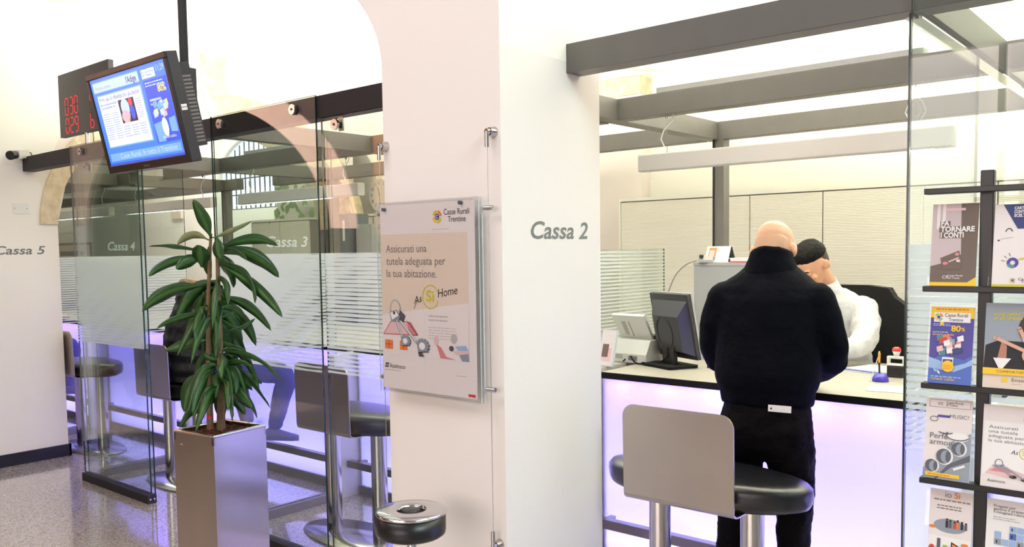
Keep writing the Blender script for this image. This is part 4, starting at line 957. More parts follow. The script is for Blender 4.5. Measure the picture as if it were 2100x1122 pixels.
def d_fa(s, X, Y):
    s.rect(0, 0, X(1), Y(0), M['p_brown'], 1); s.poly([(X(0), Y(.76)), (X(0), Y(0)), (X(.62), Y(0)), (X(.66), Y(.62)), (X(.55), Y(.66)), (X(.30), Y(.72))], M['p_mauve'], 2)
    for u in (.10, .22): s.rect(X(u), Y(.30), X(u+.07), Y(0), M['p_pale'], 2.5)
    s.rect(X(.30), Y(.085), X(.72), Y(.055), M['p_rose'], 3)
    s.rect(X(.18), Y(.27), X(.40), Y(.21), M['p_brown'], 3); s.rect(X(.16), Y(.345), X(.95), Y(.275), M['p_brown'], 3); s.rect(X(.18), Y(.42), X(.72), Y(.35), M['p_brown'], 3)
    s.text('FA', X(.20), Y(.265), .0115, M['paper'], 4, bold=.03); s.text('TORNARE', X(.19), Y(.34), .0125, M['paper'], 4, width=X(.74), bold=.03); s.text('I CONTI', X(.20), Y(.413), .0125, M['paper'], 4, width=X(.50), bold=.03)
    s.poly([(X(.26), Y(.78)), (X(.22), Y(.66)), (X(.62), Y(.57)), (X(.69), Y(.70))], M['p_brown'], 4); s.disc(X(.58), Y(.615), .005, .004, M['p_pink'], 5); s.disc(X(.33), Y(.725), .006, .004, M['p_pink'], 5); s.poly([(X(.40), Y(.70)), (X(.62), Y(.65)), (X(.625), Y(.665)), (X(.405), Y(.715))], M['p_rose'], 5); s.rect(X(.57), Y(.71), X(.65), Y(.68), M['p_cream'], 5)
    s.poly([(X(.26), Y(.78)), (X(.69), Y(.70)), (X(.66), Y(.80)), (X(.3), Y(.80))], M['p_brown'], 4)
    s.rect(X(0), Y(1), X(1), Y(.955), M['yellow'], 3); s.poly([(X(.82), Y(.955)), (X(1), Y(.955)), (X(1), Y(.89))], M['yellow'], 3)
    s.text('Casse Rurali', X(.40), Y(.885), .005, M['paper'], 4, width=X(.32)); s.text('di Trento', X(.42), Y(.915), .005, M['paper'], 4, width=X(.24)); s.text('CR', X(.28), Y(.912), .008, M['paper'], 4)
def d_carta(s, X, Y):
    s.rect(0, 0, X(1), Y(0), M['p_pale'], 1); s.poly([(X(.12), Y(0)), (X(1), Y(0)), (X(1), Y(.30)), (X(.34), Y(.30))], M['p_navy'], 2)
    for i, l in enumerate(('CARTA', 'CONTO', 'SCELTA')): s.text(l, X(.28), Y(.065+.045*i), .0068, M['paper'], 3, width=.026 if i < 2 else .030, bold=.03)
    s.text('LUI', X(.50), Y(.21), .008, M['paper'], 3, bold=.03)
    s.ring(X(.22), Y(.34), .008, .010, .002, M['ink'], 3, 0.2, 3.0); s.line([(X(.1), Y(.42)), (X(.28), Y(.40))], .0012, M['inklight'], 3); s.rect(X(.06), Y(.445), X(.09), Y(.43), M['ink'], 3)
    s.ring(X(.29), Y(.71), .0125, .0125, .007, M['p_violet'], 3); s.ring(X(.29), Y(.71), .0125, .0125, .007, M['p_teal'], 4, 3.4, 5.2); s.poly([(X(.27), Y(.725)), (X(.31), Y(.725)), (X(.29), Y(.685))], M['paper'], 4)
    s.poly([(X(.37), Y(.66)), (X(.48), Y(.64)), (X(.485), Y(.66)), (X(.375), Y(.68))], M['olive'], 3); s.text('EPS', X(.47), Y(.54), .007, M['p_navy'], 3, bold=.02); s.ring(X(.56), Y(.63), .006, .006, .002, M['p_violet'], 3)
    for a in (1.9, 2.4, 2.9): s.line([(X(.29)+.017*math.cos(a), Y(.71)+.017*math.sin(a)), (X(.29)+.025*math.cos(a), Y(.71)+.025*math.sin(a))], .0012, M['ink'], 3)
    logo(s, X(.30), Y(.925), .006); s.text('Casse Rurali', X(.38), Y(.92), .006, M['ink'], 3, width=X(.35)); s.text('Trentine', X(.42), Y(.95), .006, M['ink'], 3, width=X(.22)); s.rect(0, 0, X(1), Y(.972), M['olive'], 3)
def d_80(s, X, Y):
    s.rect(0, 0, X(1), Y(0), M['p_violet'], 1); s.poly([(X(0), Y(1)), (X(0), Y(.72)), (X(.3), Y(.62)), (X(.8), Y(.68)), (X(1), Y(.62)), (X(1), Y(1))], M['p_blue'], 2); s.poly([(X(0), Y(.66)), (X(.25), Y(.70)), (X(.5), Y(.78)), (X(.85), Y(.72)), (X(1), Y(.66)), (X(1), Y(.74)), (X(.6), Y(.84)), (X(0), Y(.80))], M['p_sky'], 3)
    s.rect(0, Y(.145), X(1), Y(0), M['yellow'], 2); s.rect(X(.08), Y(.20), X(.92), Y(.075), M['paper'], 3); logo(s, X(.19), Y(.137), .010, 4); s.text('Casse Rurali', X(.33), Y(.13), .009, M['ink'], 4, width=X(.53)); s.text('Trentine', X(.42), Y(.185), .008, M['ink'], 4, width=X(.33))
    s.para(X(.12), Y(.05), X(.88), Y(.02), 1, M['p_orange'], 3, .7, 2)
    s.para(X(.07), Y(.255), X(.55), Y(.215), 2, M['p_sky'], 3, .5, 3); s.rect(X(.23), Y(.24), X(.31), Y(.20), M['yellow'], 4); s.text('80', X(.49), Y(.315), .0145, M['yellow'], 4, width=X(.22), bold=.03); s.text('%', X(.72), Y(.31), .009, M['yellow'], 4, bold=.02)
    s.para(X(.06), Y(.345), X(.5), Y(.32), 1, M['p_sky'], 3, .6, 4); s.text('diventi subito', X(.06), Y(.375), .0065, M['yellow'], 4, width=X(.5))
    rq = random.Random(8)
    for i in range(26):
        a, b = X(rq.uniform(.12, .66)), Y(rq.uniform(.44, .64)); s.poly([(a, b), (a+.014, b+.004), (a+.012, b+.018), (a-.002, b+.013)], M[rq.choice(['p_red', 'p_rose', 'p_pale', 'p_teal', 'p_orange', 'p_mgrey', 'paper', 'p_pink', 'p_navy'])], 4+i*0.15)
    s.rect(X(.32), Y(.73), X(.58), Y(.655), M['paper'], 9); s.rect(X(.34), Y(.73), X(.56), Y(.68), M['p_navy'], 10); s.disc(X(.46), Y(.77), .0135, .0145, M['yellow'], 11); s.para(X(.36), Y(.81), X(.56), Y(.745), 3, M['p_orange'], 12, .4, 9)
    s.disc(X(.18), Y(.80), .006, .010, M['p_sky'], 5); s.line([(X(.17), Y(.80)), (X(.27), Y(.87))], .004, M['paper'], 5)
    s.para(X(.07), Y(.925), X(.85), Y(.895), 1, M['p_sky'], 5, .5, 10); s.text('richiedi subito', X(.07), Y(.955), .007, M['yellow'], 5, width=X(.55))
def d_hand(s, X, Y):
    s.rect(0, 0, X(1), Y(0), M['p_mgrey'], 1); s.rect(0, Y(1), X(1), Y(.81), M['p_cream'], 2)
    for i in range(2): s.text(('FONDAMENTI', 'di sicurezza')[i], X(.12), Y(.155+.045*i), .0075, M['olive'], 3, width=X(.42), bold=.02, rot=.04)
    s.poly([(X(0), Y(.78)), (X(.02), Y(.50)), (X(.2), Y(.44)), (X(.95), Y(.45)), (X(1), Y(.78))], M['ink'], 2)
    s.disc(X(.72), Y(.29), .036, .040, M['p_hair'], 3); s.disc(X(.76), Y(.35), .027, .037, M['p_skin2'], 4, a0=0.2, a1=5.9); s.disc(X(.79), Y(.22), .030, .022, M['p_hair'], 5); s.poly([(X(.62), Y(.46)), (X(.88), Y(.46)), (X(.85), Y(.55)), (X(.62), Y(.55))], M['p_skin2'], 3)
    s.rect(X(.66), Y(.335), X(.72), Y(.325), M['p_hair'], 6); s.rect(X(.80), Y(.335), X(.87), Y(.325), M['p_hair'], 6); s.disc(X(.76), Y(.43), .009, .003, M['p_pink'], 6)
    for pts, w_ in (([(X(.62), Y(.56)), (X(.16), Y(.41))], .0085), ([(X(.66), Y(.56)), (X(.50), Y(.29))], .0085)):
        s.line(pts, w_, M['p_skin'], 7); s.disc(*pts[1], w_*.5, w_*.5, M['p_skin'], 7, 14)
    s.disc(X(.72), Y(.60), .026, .022, M['p_skin'], 8)
    for i in range(3): s.disc(X(.78+.08*i), Y(.56+.035*i), .008, .015, M['p_skin2'], 9+i, 14); s.disc(X(.775+.08*i), Y(.555+.035*i), .0065, .013, M['p_skin'], 9.5+i, 14)
    s.disc(X(.74), Y(.68), .024, .012, M['p_skin2'], 7); s.poly([(X(.14), Y(.645)), (X(.40), Y(.645)), (X(.25), Y(.80))], M['paper'], 6); s.poly([(X(.20), Y(.645)), (X(.25), Y(.45)), (X(.33), Y(.50)), (X(.33), Y(.645))], M['p_skin2'], 5)
    s.rect(0, Y(.84), X(1), Y(.765), M['yellow'], 12); s.text('COMPORTAMENTI SICURI', X(.20), Y(.815), .006, M['p_brown'], 13, width=X(.75)); s.rect(X(.28), Y(.92), X(.36), Y(.87), M['yellow'], 4); s.text('Ensemble', X(.42), Y(.91), .008, M['p_brown'], 4, width=X(.36)); s.para(X(.42), Y(.945), X(.60), Y(.93), 1, M['inklight'], 4)
def d_music(s, X, Y):
    s.rect(0, 0, X(1), Y(0), M['p_pale'], 1); s.line([(X(.08), Y(.02)), (X(.08), Y(.11)), (X(.96), Y(.11)), (X(.96), Y(.02)), (X(.08), Y(.02))], .0008, M['inkgrey'], 3)
    s.text('ot', X(.26), Y(.085), .010, M['inkgrey'], 3); s.text('Casse Rurali', X(.44), Y(.06), .0055, M['ink'], 3, width=X(.36)); s.text('di Trento', X(.44), Y(.09), .0055, M['ink'], 3, width=X(.25))
    s.poly([(X(.24), Y(.235)), (X(.28), Y(.205)), (X(.56), Y(.205)), (X(.52), Y(.235))], M['p_violet'], 3); s.text('MUSIC!', X(.53), Y(.235), .0095, M['inkgrey'], 3, width=X(.40)); s.ring(X(.19), Y(.26), .010, .007, .002, M['inkgrey'], 3)
    s.text('Perfetta', X(.12), Y(.50), .014, M['p_dgrey'], 4, width=X(.60)); s.text('armonia', X(.12), Y(.575), .014, M['p_dgrey'], 4, width=X(.62))
    s.poly([(X(0), Y(1)), (X(0), Y(.88)), (X(.35), Y(.72)), (X(.6), Y(.52)), (X(1), Y(.40)), (X(1), Y(1))], M['p_mgrey'], 3); s.poly([(X(.25), Y(1)), (X(.55), Y(.80)), (X(1), Y(.66)), (X(1), Y(1))], M['p_dgrey'], 4); s.poly([(X(.3), Y(1)), (X(.6), Y(.84)), (X(1), Y(.74)), (X(1), Y(1))], M['p_mgrey'], 4.5)
    for u, v, r in ((.20, .84, .016), (.46, .71, .019), (.76, .60, .017)):
        s.disc(X(u), Y(v), r*1.05, r*1.15, M['paper'], 5); s.disc(X(u)-.002, Y(v), r*.92, r, M['p_dgrey'], 6); s.disc(X(u)+.003, Y(v)-.001, r*.62, r*.85, M['p_mgrey'], 7); s.disc(X(u)+.008, Y(v), r*.30, r*.75, M['p_dgrey'], 8)
    s.ring(X(.46), Y(.41), .018, .006, .0035, M['p_dgrey'], 6, 3.3, 6.1); s.ring(X(.72), Y(.44), .028, .014, .003, M['p_dgrey'], 6, 2.6, 6.0); s.disc(X(.73), Y(.46), .025, .012, M['paper'], 5.5)
    s.line([(X(.66), Y(.86)), (X(.9), Y(.80))], .006, M['paper'], 9); s.rect(X(.06), Y(.965), X(.80), Y(.92), M['yellow'], 10); s.para(X(.12), Y(.957), X(.72), Y(.935), 1, M['p_orange'], 11, .7)
def d_home(s, X, Y):
    s.rect(0, 0, X(1), Y(0), M['p_pale'], 1); s.rect(X(.02), Y(.86), X(.98), Y(.20), M['paper'], 2); logo(s, X(.62), Y(.14), .007); s.text('Casse Rurali', X(.70), Y(.13), .006, M['ink'], 3, width=X(.24)); s.text('Trentine', X(.72), Y(.165), .006, M['ink'], 3, width=X(.16))
    for i, l in enumerate(('Assicurati', 'una tutela', 'adeguata per', 'la tua abitazione')): s.text(l, X(.09), Y(.285+.055*i), .0075, M['inkgrey'], 3, width=X((.42, .42, .52, .62)[i]))
    s.text('As', X(.42), Y(.575), .010, M['ink'], 3, shear=.3); s.ring(X(.62), Y(.555), .012, .0135, .002, M['olive'], 3); s.text('Si', X(.58), Y(.575), .011, M['olive'], 3); s.text('Home', X(.74), Y(.57), .010, M['ink'], 3, width=X(.22), shear=.3)
    s.poly([(X(.06), Y(.84)), (X(.14), Y(.76)), (X(.45), Y(.76)), (X(.95), Y(.86)), (X(.5), Y(.87))], M['p_rose'], 3); s.poly([(X(.12), Y(.80)), (X(.24), Y(.75)), (X(.40), Y(.75)), (X(.46), Y(.80))], M['p_pink'], 4)
    s.ring(X(.26), Y(.70), .009, .010, .0015, M['p_dgrey'], 5); s.poly([(X(.16), Y(.73)), (X(.34), Y(.71)), (X(.36), Y(.75)), (X(.20), Y(.76))], M['p_mgrey'], 5); s.line([(X(.26), Y(.74)), (X(.46), Y(.845))], .004, M['p_mgrey'], 6); s.line([(X(.36), Y(.74)), (X(.62), Y(.86))], .004, M['p_mgrey'], 6); s.disc(X(.47), Y(.845), .008, .004, M['ink'], 6); s.disc(X(.64), Y(.865), .009, .004, M['ink'], 6)
    s.text('Assimoco', X(.10), Y(.935), .007, M['ink'], 3, width=X(.26))
def d_iosi(s, X, Y):
    s.rect(0, 0, X(1), Y(0), M['p_pale'], 1); s.text('io', X(.36), Y(.085), .015, M['inkgrey'], 3); s.text('Si', X(.57), Y(.085), .015, M['p_orange'], 3, bold=.02); s.para(X(.10), Y(.135), X(.95), Y(.105), 1, M['inkgrey'], 3, .5, 2); s.para(X(.18), Y(.235), X(.88), Y(.17), 2, M['inkgrey'], 3, .4, 3)
    s.disc(X(.5), Y(.42), .038, .018, M['p_mgrey'], 2)
    for i, (u, c_) in enumerate(((.40, 'ink'), (.48, 'p_dgrey'), (.58, 'p_red'), (.65, 'p_orange'), (.75, 'ink'), (.84, 'p_dgrey'))): s.rect(X(u), Y(.44), X(u+.06), Y(.36+.01*(i % 3)), M[c_], 4); s.disc(X(u+.03), Y(.345+.01*(i % 3)), .0028, .0032, M['p_hair'], 4, 10)
    s.disc(X(.09), Y(.45), .008, .004, M['p_orange'], 3); s.disc(X(.86), Y(.62), .009, .005, M['p_orange'], 3); s.rect(X(0), Y(1), X(1), Y(.55), M['paper'], 2)
    s.poly([(X(.52), Y(.86)), (X(.55), Y(.60)), (X(.92), Y(.68)), (X(.90), Y(.90))], M['ink'], 3); s.poly([(X(.545), Y(.85)), (X(.575), Y(.62)), (X(.91), Y(.69)), (X(.89), Y(.885))], M['p_orange'], 4); s.rect(X(.22), Y(.70), X(.30), Y(.58), M['p_dgrey'], 4); s.rect(X(.36), Y(.75), X(.47), Y(.65), M['p_green'], 4); s.disc(X(.1), Y(.72), .008, .012, M['p_red'], 4); s.poly([(X(.12), Y(.84)), (X(.2), Y(.68)), (X(.32), Y(.86))], M['p_orange'], 4); s.disc(X(.34), Y(.84), .006, .008, M['p_violet'], 5)
    for u in (.06, .16, .3): s.rect(X(u), Y(.93), X(u+.04), Y(.87), M['ink'], 5)
def d_blue(s, X, Y):
    s.rect(0, 0, X(1), Y(0), M['paper'], 1); s.text('Progetti per', X(.10), Y(.09), .0065, M['ink'], 3, width=X(.32)); s.text('gestire il presente', X(.10), Y(.125), .0065, M['ink'], 3, width=X(.50)); s.text('e immaginare il domani', X(.10), Y(.16), .0065, M['ink'], 3, width=X(.48)); s.para(X(.10), Y(.24), X(.5), Y(.19), 2, M['inklight'], 3, .4)
    for i, (a, b, c_) in enumerate(((3, 0, 'p_sky'), (4, 0, 'p_sky'), (1, 1, 'p_sky'), (3, 1, 'p_blue'), (4, 1, 'p_sky'), (7, 1, 'p_blue'), (1, 2, 'p_mgrey'), (2, 2, 'p_sky'), (3, 2, 'p_sky'), (4, 2, 'p_mgrey'), (5, 2, 'p_blue'), (7, 2, 'p_sky'), (3, 3, 'p_sky'), (4, 3, 'p_sky'), (5, 3, 'p_mgrey'), (6, 3, 'p_sky'), (2, 4, 'p_mgrey'), (3, 4, 'p_sky'), (5, 4, 'p_mgrey'), (6, 4, 'p_blue'), (4, 5, 'p_sky'), (7, 4, 'p_mgrey'))):
        u, v = X(.02)+a*.0162, Y(.36)-b*.0172; s.rect(u, v, u+.0148, v+.0155, M[c_], 3)
        if i % 3 == 0: s.rect(u+.004, v+.004, u+.007, v+.011, M['ink'], 4)
Z = (1.4965, 1.249, 1.003, 0.757)
booklet(-0.597, Z[0], .105, .207, 'brown and mauve brochure on the top shelf, left column', d_fa)
booklet(-0.457, Z[0], .148, .200, 'white brochure with a navy corner on the top shelf, right column', d_carta)
booklet(-0.597, Z[1], .100, .195, 'violet blue brochure with a yellow top and 80 percent, second shelf', d_80)
booklet(-0.472, Z[1], .150, .208, 'brochure with a person pointing two fingers, second shelf right', d_hand)
booklet(-0.605, Z[2], .108, .206, 'grey music brochure with metal discs, third shelf left', d_music)
booklet(-0.472, Z[2], .150, .202, 'white home insurance brochure with keys, third shelf right', d_home)
booklet(-0.592, Z[3], .100, .215, 'white brochure with orange lettering, bottom shelf left', d_iosi)
booklet(-0.460, Z[3], .150, .212, 'white brochure with pale blue squares, bottom shelf right', d_blue)

# ---------------------------------------------------------------- things on the counter with the bald man
DZ = 0.981
t = thing('monitor', 'black computer monitor on the counter, seen from behind', 'monitor', (-2.26, 3.95, DZ))
rz = Matrix.Translation((-2.285, 3.93, DZ)) @ Matrix.Rotation(-0.42, 4, 'Z')
mb = MB(rz); mb.rbox(-0.13, 0.13, -0.07, 0.12, 0, 0.014, M['blackmatt'], 0.02); mb.build('foot', t)
mb = MB(rz); mb.box(-0.05, 0.05, 0.015, 0.04, 0.012, 0.15, M['black']); mb.box(-0.012, 0.012, 0.0145, 0.016, 0.045, 0.10, M['blackmatt']); mb.build('stand', t, bev=0.004)
tl = rz @ Matrix.Translation((0.01, 0.075, 0.045)) @ Matrix.Rotation(0.20, 4, 'X')
mb = MB(tl); mb.box(-0.165, 0.165, 0.0, 0.022, 0, 0.345, M['darkgrey'])
v = [(-0.15, 0, 0.02), (0.15, 0, 0.02), (0.15, 0, 0.31), (-0.15, 0, 0.31), (-0.11, -0.045, 0.05), (0.11, -0.045, 0.05), (0.11, -0.045, 0.235), (-0.11, -0.045, 0.235)]
mb.add(v, [(4, 5, 6, 7), (0, 1, 5, 4), (3, 7, 6, 2), (0, 4, 7, 3)], M['darkgrey']); mb.add(v, [(1, 2, 6, 5)], M['bluegrey'])
sh = mb.build('shell', t)
mb = MB(tl); mb.tube([(-0.02+0.065*math.cos(a), -0.0455, 0.145+0.085*math.sin(a)) for a in [i*2*PI/28 for i in range(29)]], 0.0022, M['black'], 6, False); mb.disc(0, 0, 0, 0, M['black']) if False else None; mb.build('cable_ring', sh)
mb = MB(tl); mb.box(-0.168, 0.168, 0.020, 0.030, -0.003, 0.348, M['greycab']); mb.build('front_bezel', t)
mb = MB(tl); mb.box(0.09, 0.14, -0.006, 0, 0.035, 0.055, M['paper']); mb.build('rating_label', sh)
mb = MB(); mb.tube(curve([(-2.26, 3.99, 1.10), (-2.29, 3.93, 1.02), (-2.36, 3.94, 0.99), (-2.45, 3.95, 0.995), (-2.53, 3.96, 1.01), (-2.55, 3.93, 0.99)], 6), 0.004, M['blackmatt'], 8)
mb.tube(curve([(-2.38, 3.99, 0.99), (-2.44, 3.90, 0.988), (-2.50, 3.93, 1.02), (-2.53, 4.0, 0.99), (-2.58, 4.02, 0.988)], 6), 0.0045, M['blackmatt'], 8)
mb.tube(curve([(-2.20, 3.92, 0.99), (-2.30, 3.88, 0.988), (-2.40, 3.90, 0.988), (-2.48, 3.98, 0.988), (-2.56, 3.97, 0.988)], 6), 0.004, M['blackmatt'], 8)
tag(mb.build('cable_bundle', loc=(-2.5, 3.95, DZ)), 'tangle of black cables on the counter beside the monitor foot', 'cables')
t = thing('fax_machine', 'white desk machine with raised paper tray left of the monitor', 'fax machine', (-2.50, 4.06, DZ))
rz = Matrix.Translation((-2.51, 4.07, DZ)) @ Matrix.Rotation(-0.10, 4, 'Z')
mb = MB(rz); mb.prism([(-0.13, 0), (0.10, 0), (0.10, 0.07), (0.0, 0.125), (-0.09, 0.125), (-0.13, 0.05)], -0.12, 0.12, lambda p, h: (h, p[0], p[1]), M['offwhite']); mb.build('body', t, bev=0.004)
mb = MB(rz @ Matrix.Translation((-0.02, -0.02, 0.115)) @ Matrix.Rotation(0.55, 4, 'X')); mb.box(-0.11, 0.11, -0.006, 0.012, 0, 0.17, M['offwhite']); mb.box(-0.06, -0.03, -0.0065, -0.006, 0.04, 0.13, M['inklight']); mb.box(-0.01, -0.005, -0.0065, -0.006, 0.03, 0.13, M['inkgrey']); mb.build('paper_tray', t, bev=0.003)
mb = MB(rz); mb.box(0.02, 0.115, -0.02, 0.06, 0.125, 0.15, M['black']); mb.build('handset', t, bev=0.006)
mb = MB(rz); mb.box(-0.09, -0.04, -0.1305, -0.130, 0.02, 0.045, M['inklight']); mb.box(0.0, 0.06, -0.1305, -0.130, 0.015, 0.04, M['inkgrey']); mb.build('front_label', t)
s = MB(frame((-2.605, 3.76, DZ), (0.94, -0.05, 0), (0, 0.30, 1))); s.box(0, 0.10, 0, 0.20, -0.012, 0, M['acrylic_edge']); s.rect(0.004, 0.004, 0.096, 0.196, M['p_pale'], 1); s.rect(0.015, 0.03, 0.08, 0.10, M['p_rose'], 2); s.rect(0.02, 0.05, 0.06, 0.12, M['p_brown'], 3)
tag(s.build('leaflet_holder', loc=(-2.555, 3.78, DZ)), 'leaflet in a clear stand at the left end of the counter, by the pillar edge', 'leaflet')
# tall grey unit beside the steel post and what lies on it
t = thing('storage_unit', 'plain grey storage unit standing on the desk behind the monitor', 'cabinet', (-2.20, 4.54, 0.98))
MB().box(-2.385, -2.00, 4.42, 4.66, 0.9805, 1.50, M['greycab']).build('body', t, bev=0.003); MB().box(-2.387, -1.998, 4.418, 4.662, 1.50, 1.518, M['greycab']).build('top', t)
TZ = 1.519
s = thing('desk_calendar', 'small tent calendar with a photo on top of the grey unit', 'calendar', (-2.28, 4.55, TZ))
mb = MB(frame((-2.36, 4.50, TZ), (0.97, 0.12, 0), (0, 0.45, 1))); mb.box(0, 0.14, 0, 0.10, -0.002, 0, M['paper']); mb.rect(0.015, 0.012, 0.06, 0.09, M['p_orange'], 1); mb.rect(0.015, 0.012, 0.06, 0.03, M['p_teal'], 2); mb.rect(0.02, 0.035, 0.05, 0.075, M['p_rose'], 2); mb.build('front_sheet', s)
mb = MB(frame((-2.36, 4.60, TZ), (0.97, 0.12, 0), (0, -0.55, 1))); mb.box(0, 0.14, 0, 0.10, -0.002, 0, M['darkgrey']); mb.build('rear_stand', s)
t = thing('telephone', 'small grey telephone on the left corner of the grey unit', 'telephone', (-2.36, 4.46, TZ))
mb = MB(Matrix.Translation((-2.33, 4.46, TZ)) @ Matrix.Rotation(0.5, 4, 'Z')); mb.prism([(-0.06, 0), (0.06, 0), (0.06, 0.035), (-0.06, 0.014)], -0.04, 0.04, lambda p, h: (h, p[0], p[1]), M['greycab']); mb.build('base', t)
mb = MB(Matrix.Translation((-2.33, 4.46, TZ)) @ Matrix.Rotation(0.5, 4, 'Z')); mb.box(-0.036, -0.012, -0.06, 0.06, 0.03, 0.045, M['darkgrey']); mb.build('handset', t, bev=0.004)
MB().tube(curve([(-2.37, 4.43, TZ+.01), (-2.43, 4.42, TZ-.01), (-2.50, 4.41, 1.44), (-2.56, 4.41, 1.30), (-2.60, 4.42, 1.12), (-2.61, 4.44, 0.99)], 6), 0.0035, M['inkgrey'], 8).build('cord', t)
mb = MB(); mb.box(-2.18, -1.93, 4.45, 4.655, TZ, TZ+0.006, M['red']); mb.box(-2.175, -1.935, 4.452, 4.65, TZ+0.006, TZ+0.020, M['paper']); mb.box(-2.18, -1.93, 4.45, 4.655, TZ+0.020, TZ+0.024, M['paper'])
tag(mb.build('folder', loc=(-2.05, 4.55, TZ)), 'red and white folder of papers on the grey unit, left of the bald head', 'folder')
t = thing('card_reader', 'small black payment terminal between the monitor and the bald man', 'card reader', (-2.02, 4.05, DZ))
mb = MB(Matrix.Translation((-2.02, 4.08, DZ)) @ Matrix.Rotation(-0.2, 4, 'Z')); mb.prism([(-0.09, 0), (0.09, 0), (0.09, 0.07), (-0.09, 0.03)], -0.045, 0.045, lambda p, h: (h, p[0], p[1]), M['black']); mb.build('body', t, bev=0.005)
mb = MB(Matrix.Translation((-2.02, 4.08, DZ)) @ Matrix.Rotation(-0.2, 4, 'Z')); mb.box(-0.03, -0.005, -0.0915, -0.0905, 0.012, 0.024, M['orange']); mb.build('key', t)
# date stamp
t = thing('date_stamp', 'self-inking stamp with a red knob at the right end of the counter', 'stamp', (-1.215, 4.22, DZ))
cx, cy = -1.215, 4.22
MB().box(cx-0.038, cx+0.038, cy-0.024, cy+0.024, DZ, DZ+0.055, M['black']).build('base', t, bev=0.006)
mb = MB(); 
for sx in (-1, 1): mb.box(cx+sx*0.035-0.006, cx+sx*0.035+0.006, cy-0.012, cy+0.012, DZ+0.04, DZ+0.092, M['offwhite'])
mb.box(cx-0.041, cx+0.041, cy-0.012, cy+0.012, DZ+0.086, DZ+0.098, M['offwhite']); mb.box(cx-0.036, cx+0.036, cy-0.026, cy+0.026, DZ+0.055, DZ+0.062, M['offwhite']); mb.build('bracket', t, bev=0.003)
MB().lathe([(0.0001, 0.098), (0.012, 0.098), (0.013, 0.108), (0.019, 0.122), (0.0001, 0.123)], (cx, cy, DZ), M['offwhite'], 24).build('neck', t)
MB().lathe([(0.0001, 0.122), (0.019, 0.122), (0.0195, 0.130), (0.016, 0.138), (0.009, 0.142), (0.0001, 0.143)], (cx, cy, DZ), M['red'], 24).build('knob', t)
t = thing('pen_holder', 'blue half-dome pen holder with an upright pen on the counter', 'pen holder', (-1.235, 4.05, DZ))
cx, cy = -1.235, 4.05
MB().lathe([(0.0001, 0), (0.036, 0), (0.036, 0.006), (0.033, 0.018), (0.024, 0.030), (0.010, 0.0365), (0.0001, 0.038)], (cx, cy, DZ), M['blue'], 28).build('dome', t)
mb = MB().tube([(cx-0.004, cy, DZ+0.03), (cx-0.006, cy, DZ+0.085)], 0.0045, M['black'], 12); mb.tube([(cx-0.006, cy, DZ+0.085), (cx-0.006, cy, DZ+0.128)], [0.0045, 0.006], M['orange'], 12); mb.tube([(cx-0.006, cy, DZ+0.128), (cx-0.006, cy, DZ+0.137)], 0.0035, M['offwhite'], 8); mb.build('pen', t)
MB().tube(curve([(cx-0.006, cy, DZ+0.12), (cx-0.013, cy-0.004, DZ+0.10), (cx-0.022, cy-0.01, DZ+0.06), (cx-0.034, cy-0.02, DZ+0.02), (cx-0.040, cy-0.03, DZ+0.004), (cx-0.028, cy-0.038, DZ+0.004)], 5), 0.0022, M['offwhite'], 8).build('cord', t)
mb = MB(Matrix.Translation((-1.10, 3.86, DZ)) @ Matrix.Rotation(0.15, 4, 'Z')); mb.box(-0.12, 0.10, -0.10, 0.08, 0, 0.0012, M['paper']); Mx = mb.M; mb.M = Mx @ Matrix.Translation((0, 0, 0.0012)); mb.para(-0.04, -0.06, 0.08, 0.04, 4, M['inklight'], 1, .35); mb.line([(-0.06, -0.02), (-0.01, 0.0), (-0.05, 0.012), (0.02, 0.02)], 0.002, M['inkgrey'], 2)
tag(mb.build('paper_sheet', loc=(-1.10, 3.86, DZ)), 'printed sheet on the counter in front of the pen holder', 'paper')
mb = MB(Matrix.Translation((-1.32, 4.36, DZ)) @ Matrix.Rotation(-0.3, 4, 'Z')); mb.box(-0.16, 0.16, -0.10, 0.10, 0, 0.004, M['paper']); mb.box(-0.15, 0.15, -0.10, 0.10, 0.004, 0.008, M['p_blue']); mb.box(-0.14, 0.14, -0.09, 0.11, 0.008, 0.013, M['paper'])
tag(mb.build('paper_stack', loc=(-1.32, 4.36, DZ)), 'stack of white and blue papers behind the pen holder', 'papers')

# ---------------------------------------------------------------- clerk's chair
t = thing('office_chair', 'large black office chair with high back behind the clerk', 'chair', (-1.66, 4.90, 0))
pts = [(-0.30, 0.72), (0.36, 0.72), (0.37, 1.05), (0.33, 1.25), (0.25, 1.31), (0.22, 1.36), (0.10, 1.375), (-0.10, 1.375), (-0.24, 1.33), (-0.31, 1.15)]
MB().prism(pts, 5.04, 5.12, lambda p, h: (-1.72+p[0], h, p[1]), M['blackmatt']).build('backrest', t, bev=0.025)
MB().rbox(-1.93, -1.41, 4.66, 5.08, 0.60, 0.68, M['blackmatt'], 0.06).build('seat', t, bev=0.015)
MB().tube([(-1.67, 4.88, 0.08), (-1.67, 4.88, 0.60)], 0.03, M['chrome'], 20).build('gas_lift', t)
mb = MB()
for k in range(5):
    a = k*2*PI/5; e = (-1.67+0.29*math.cos(a), 4.88+0.29*math.sin(a)); mb.tube([(-1.67, 4.88, 0.10), (*e, 0.07)], [0.03, 0.018], M['black'], 10); mb.ball((*e, 0.03), 0.03, M['black'], n=8)
mb.build('star_base', t)
MB().box(-1.70, -1.64, 5.02, 5.10, 0.58, 0.80, M['black']).build('back_bracket', t)

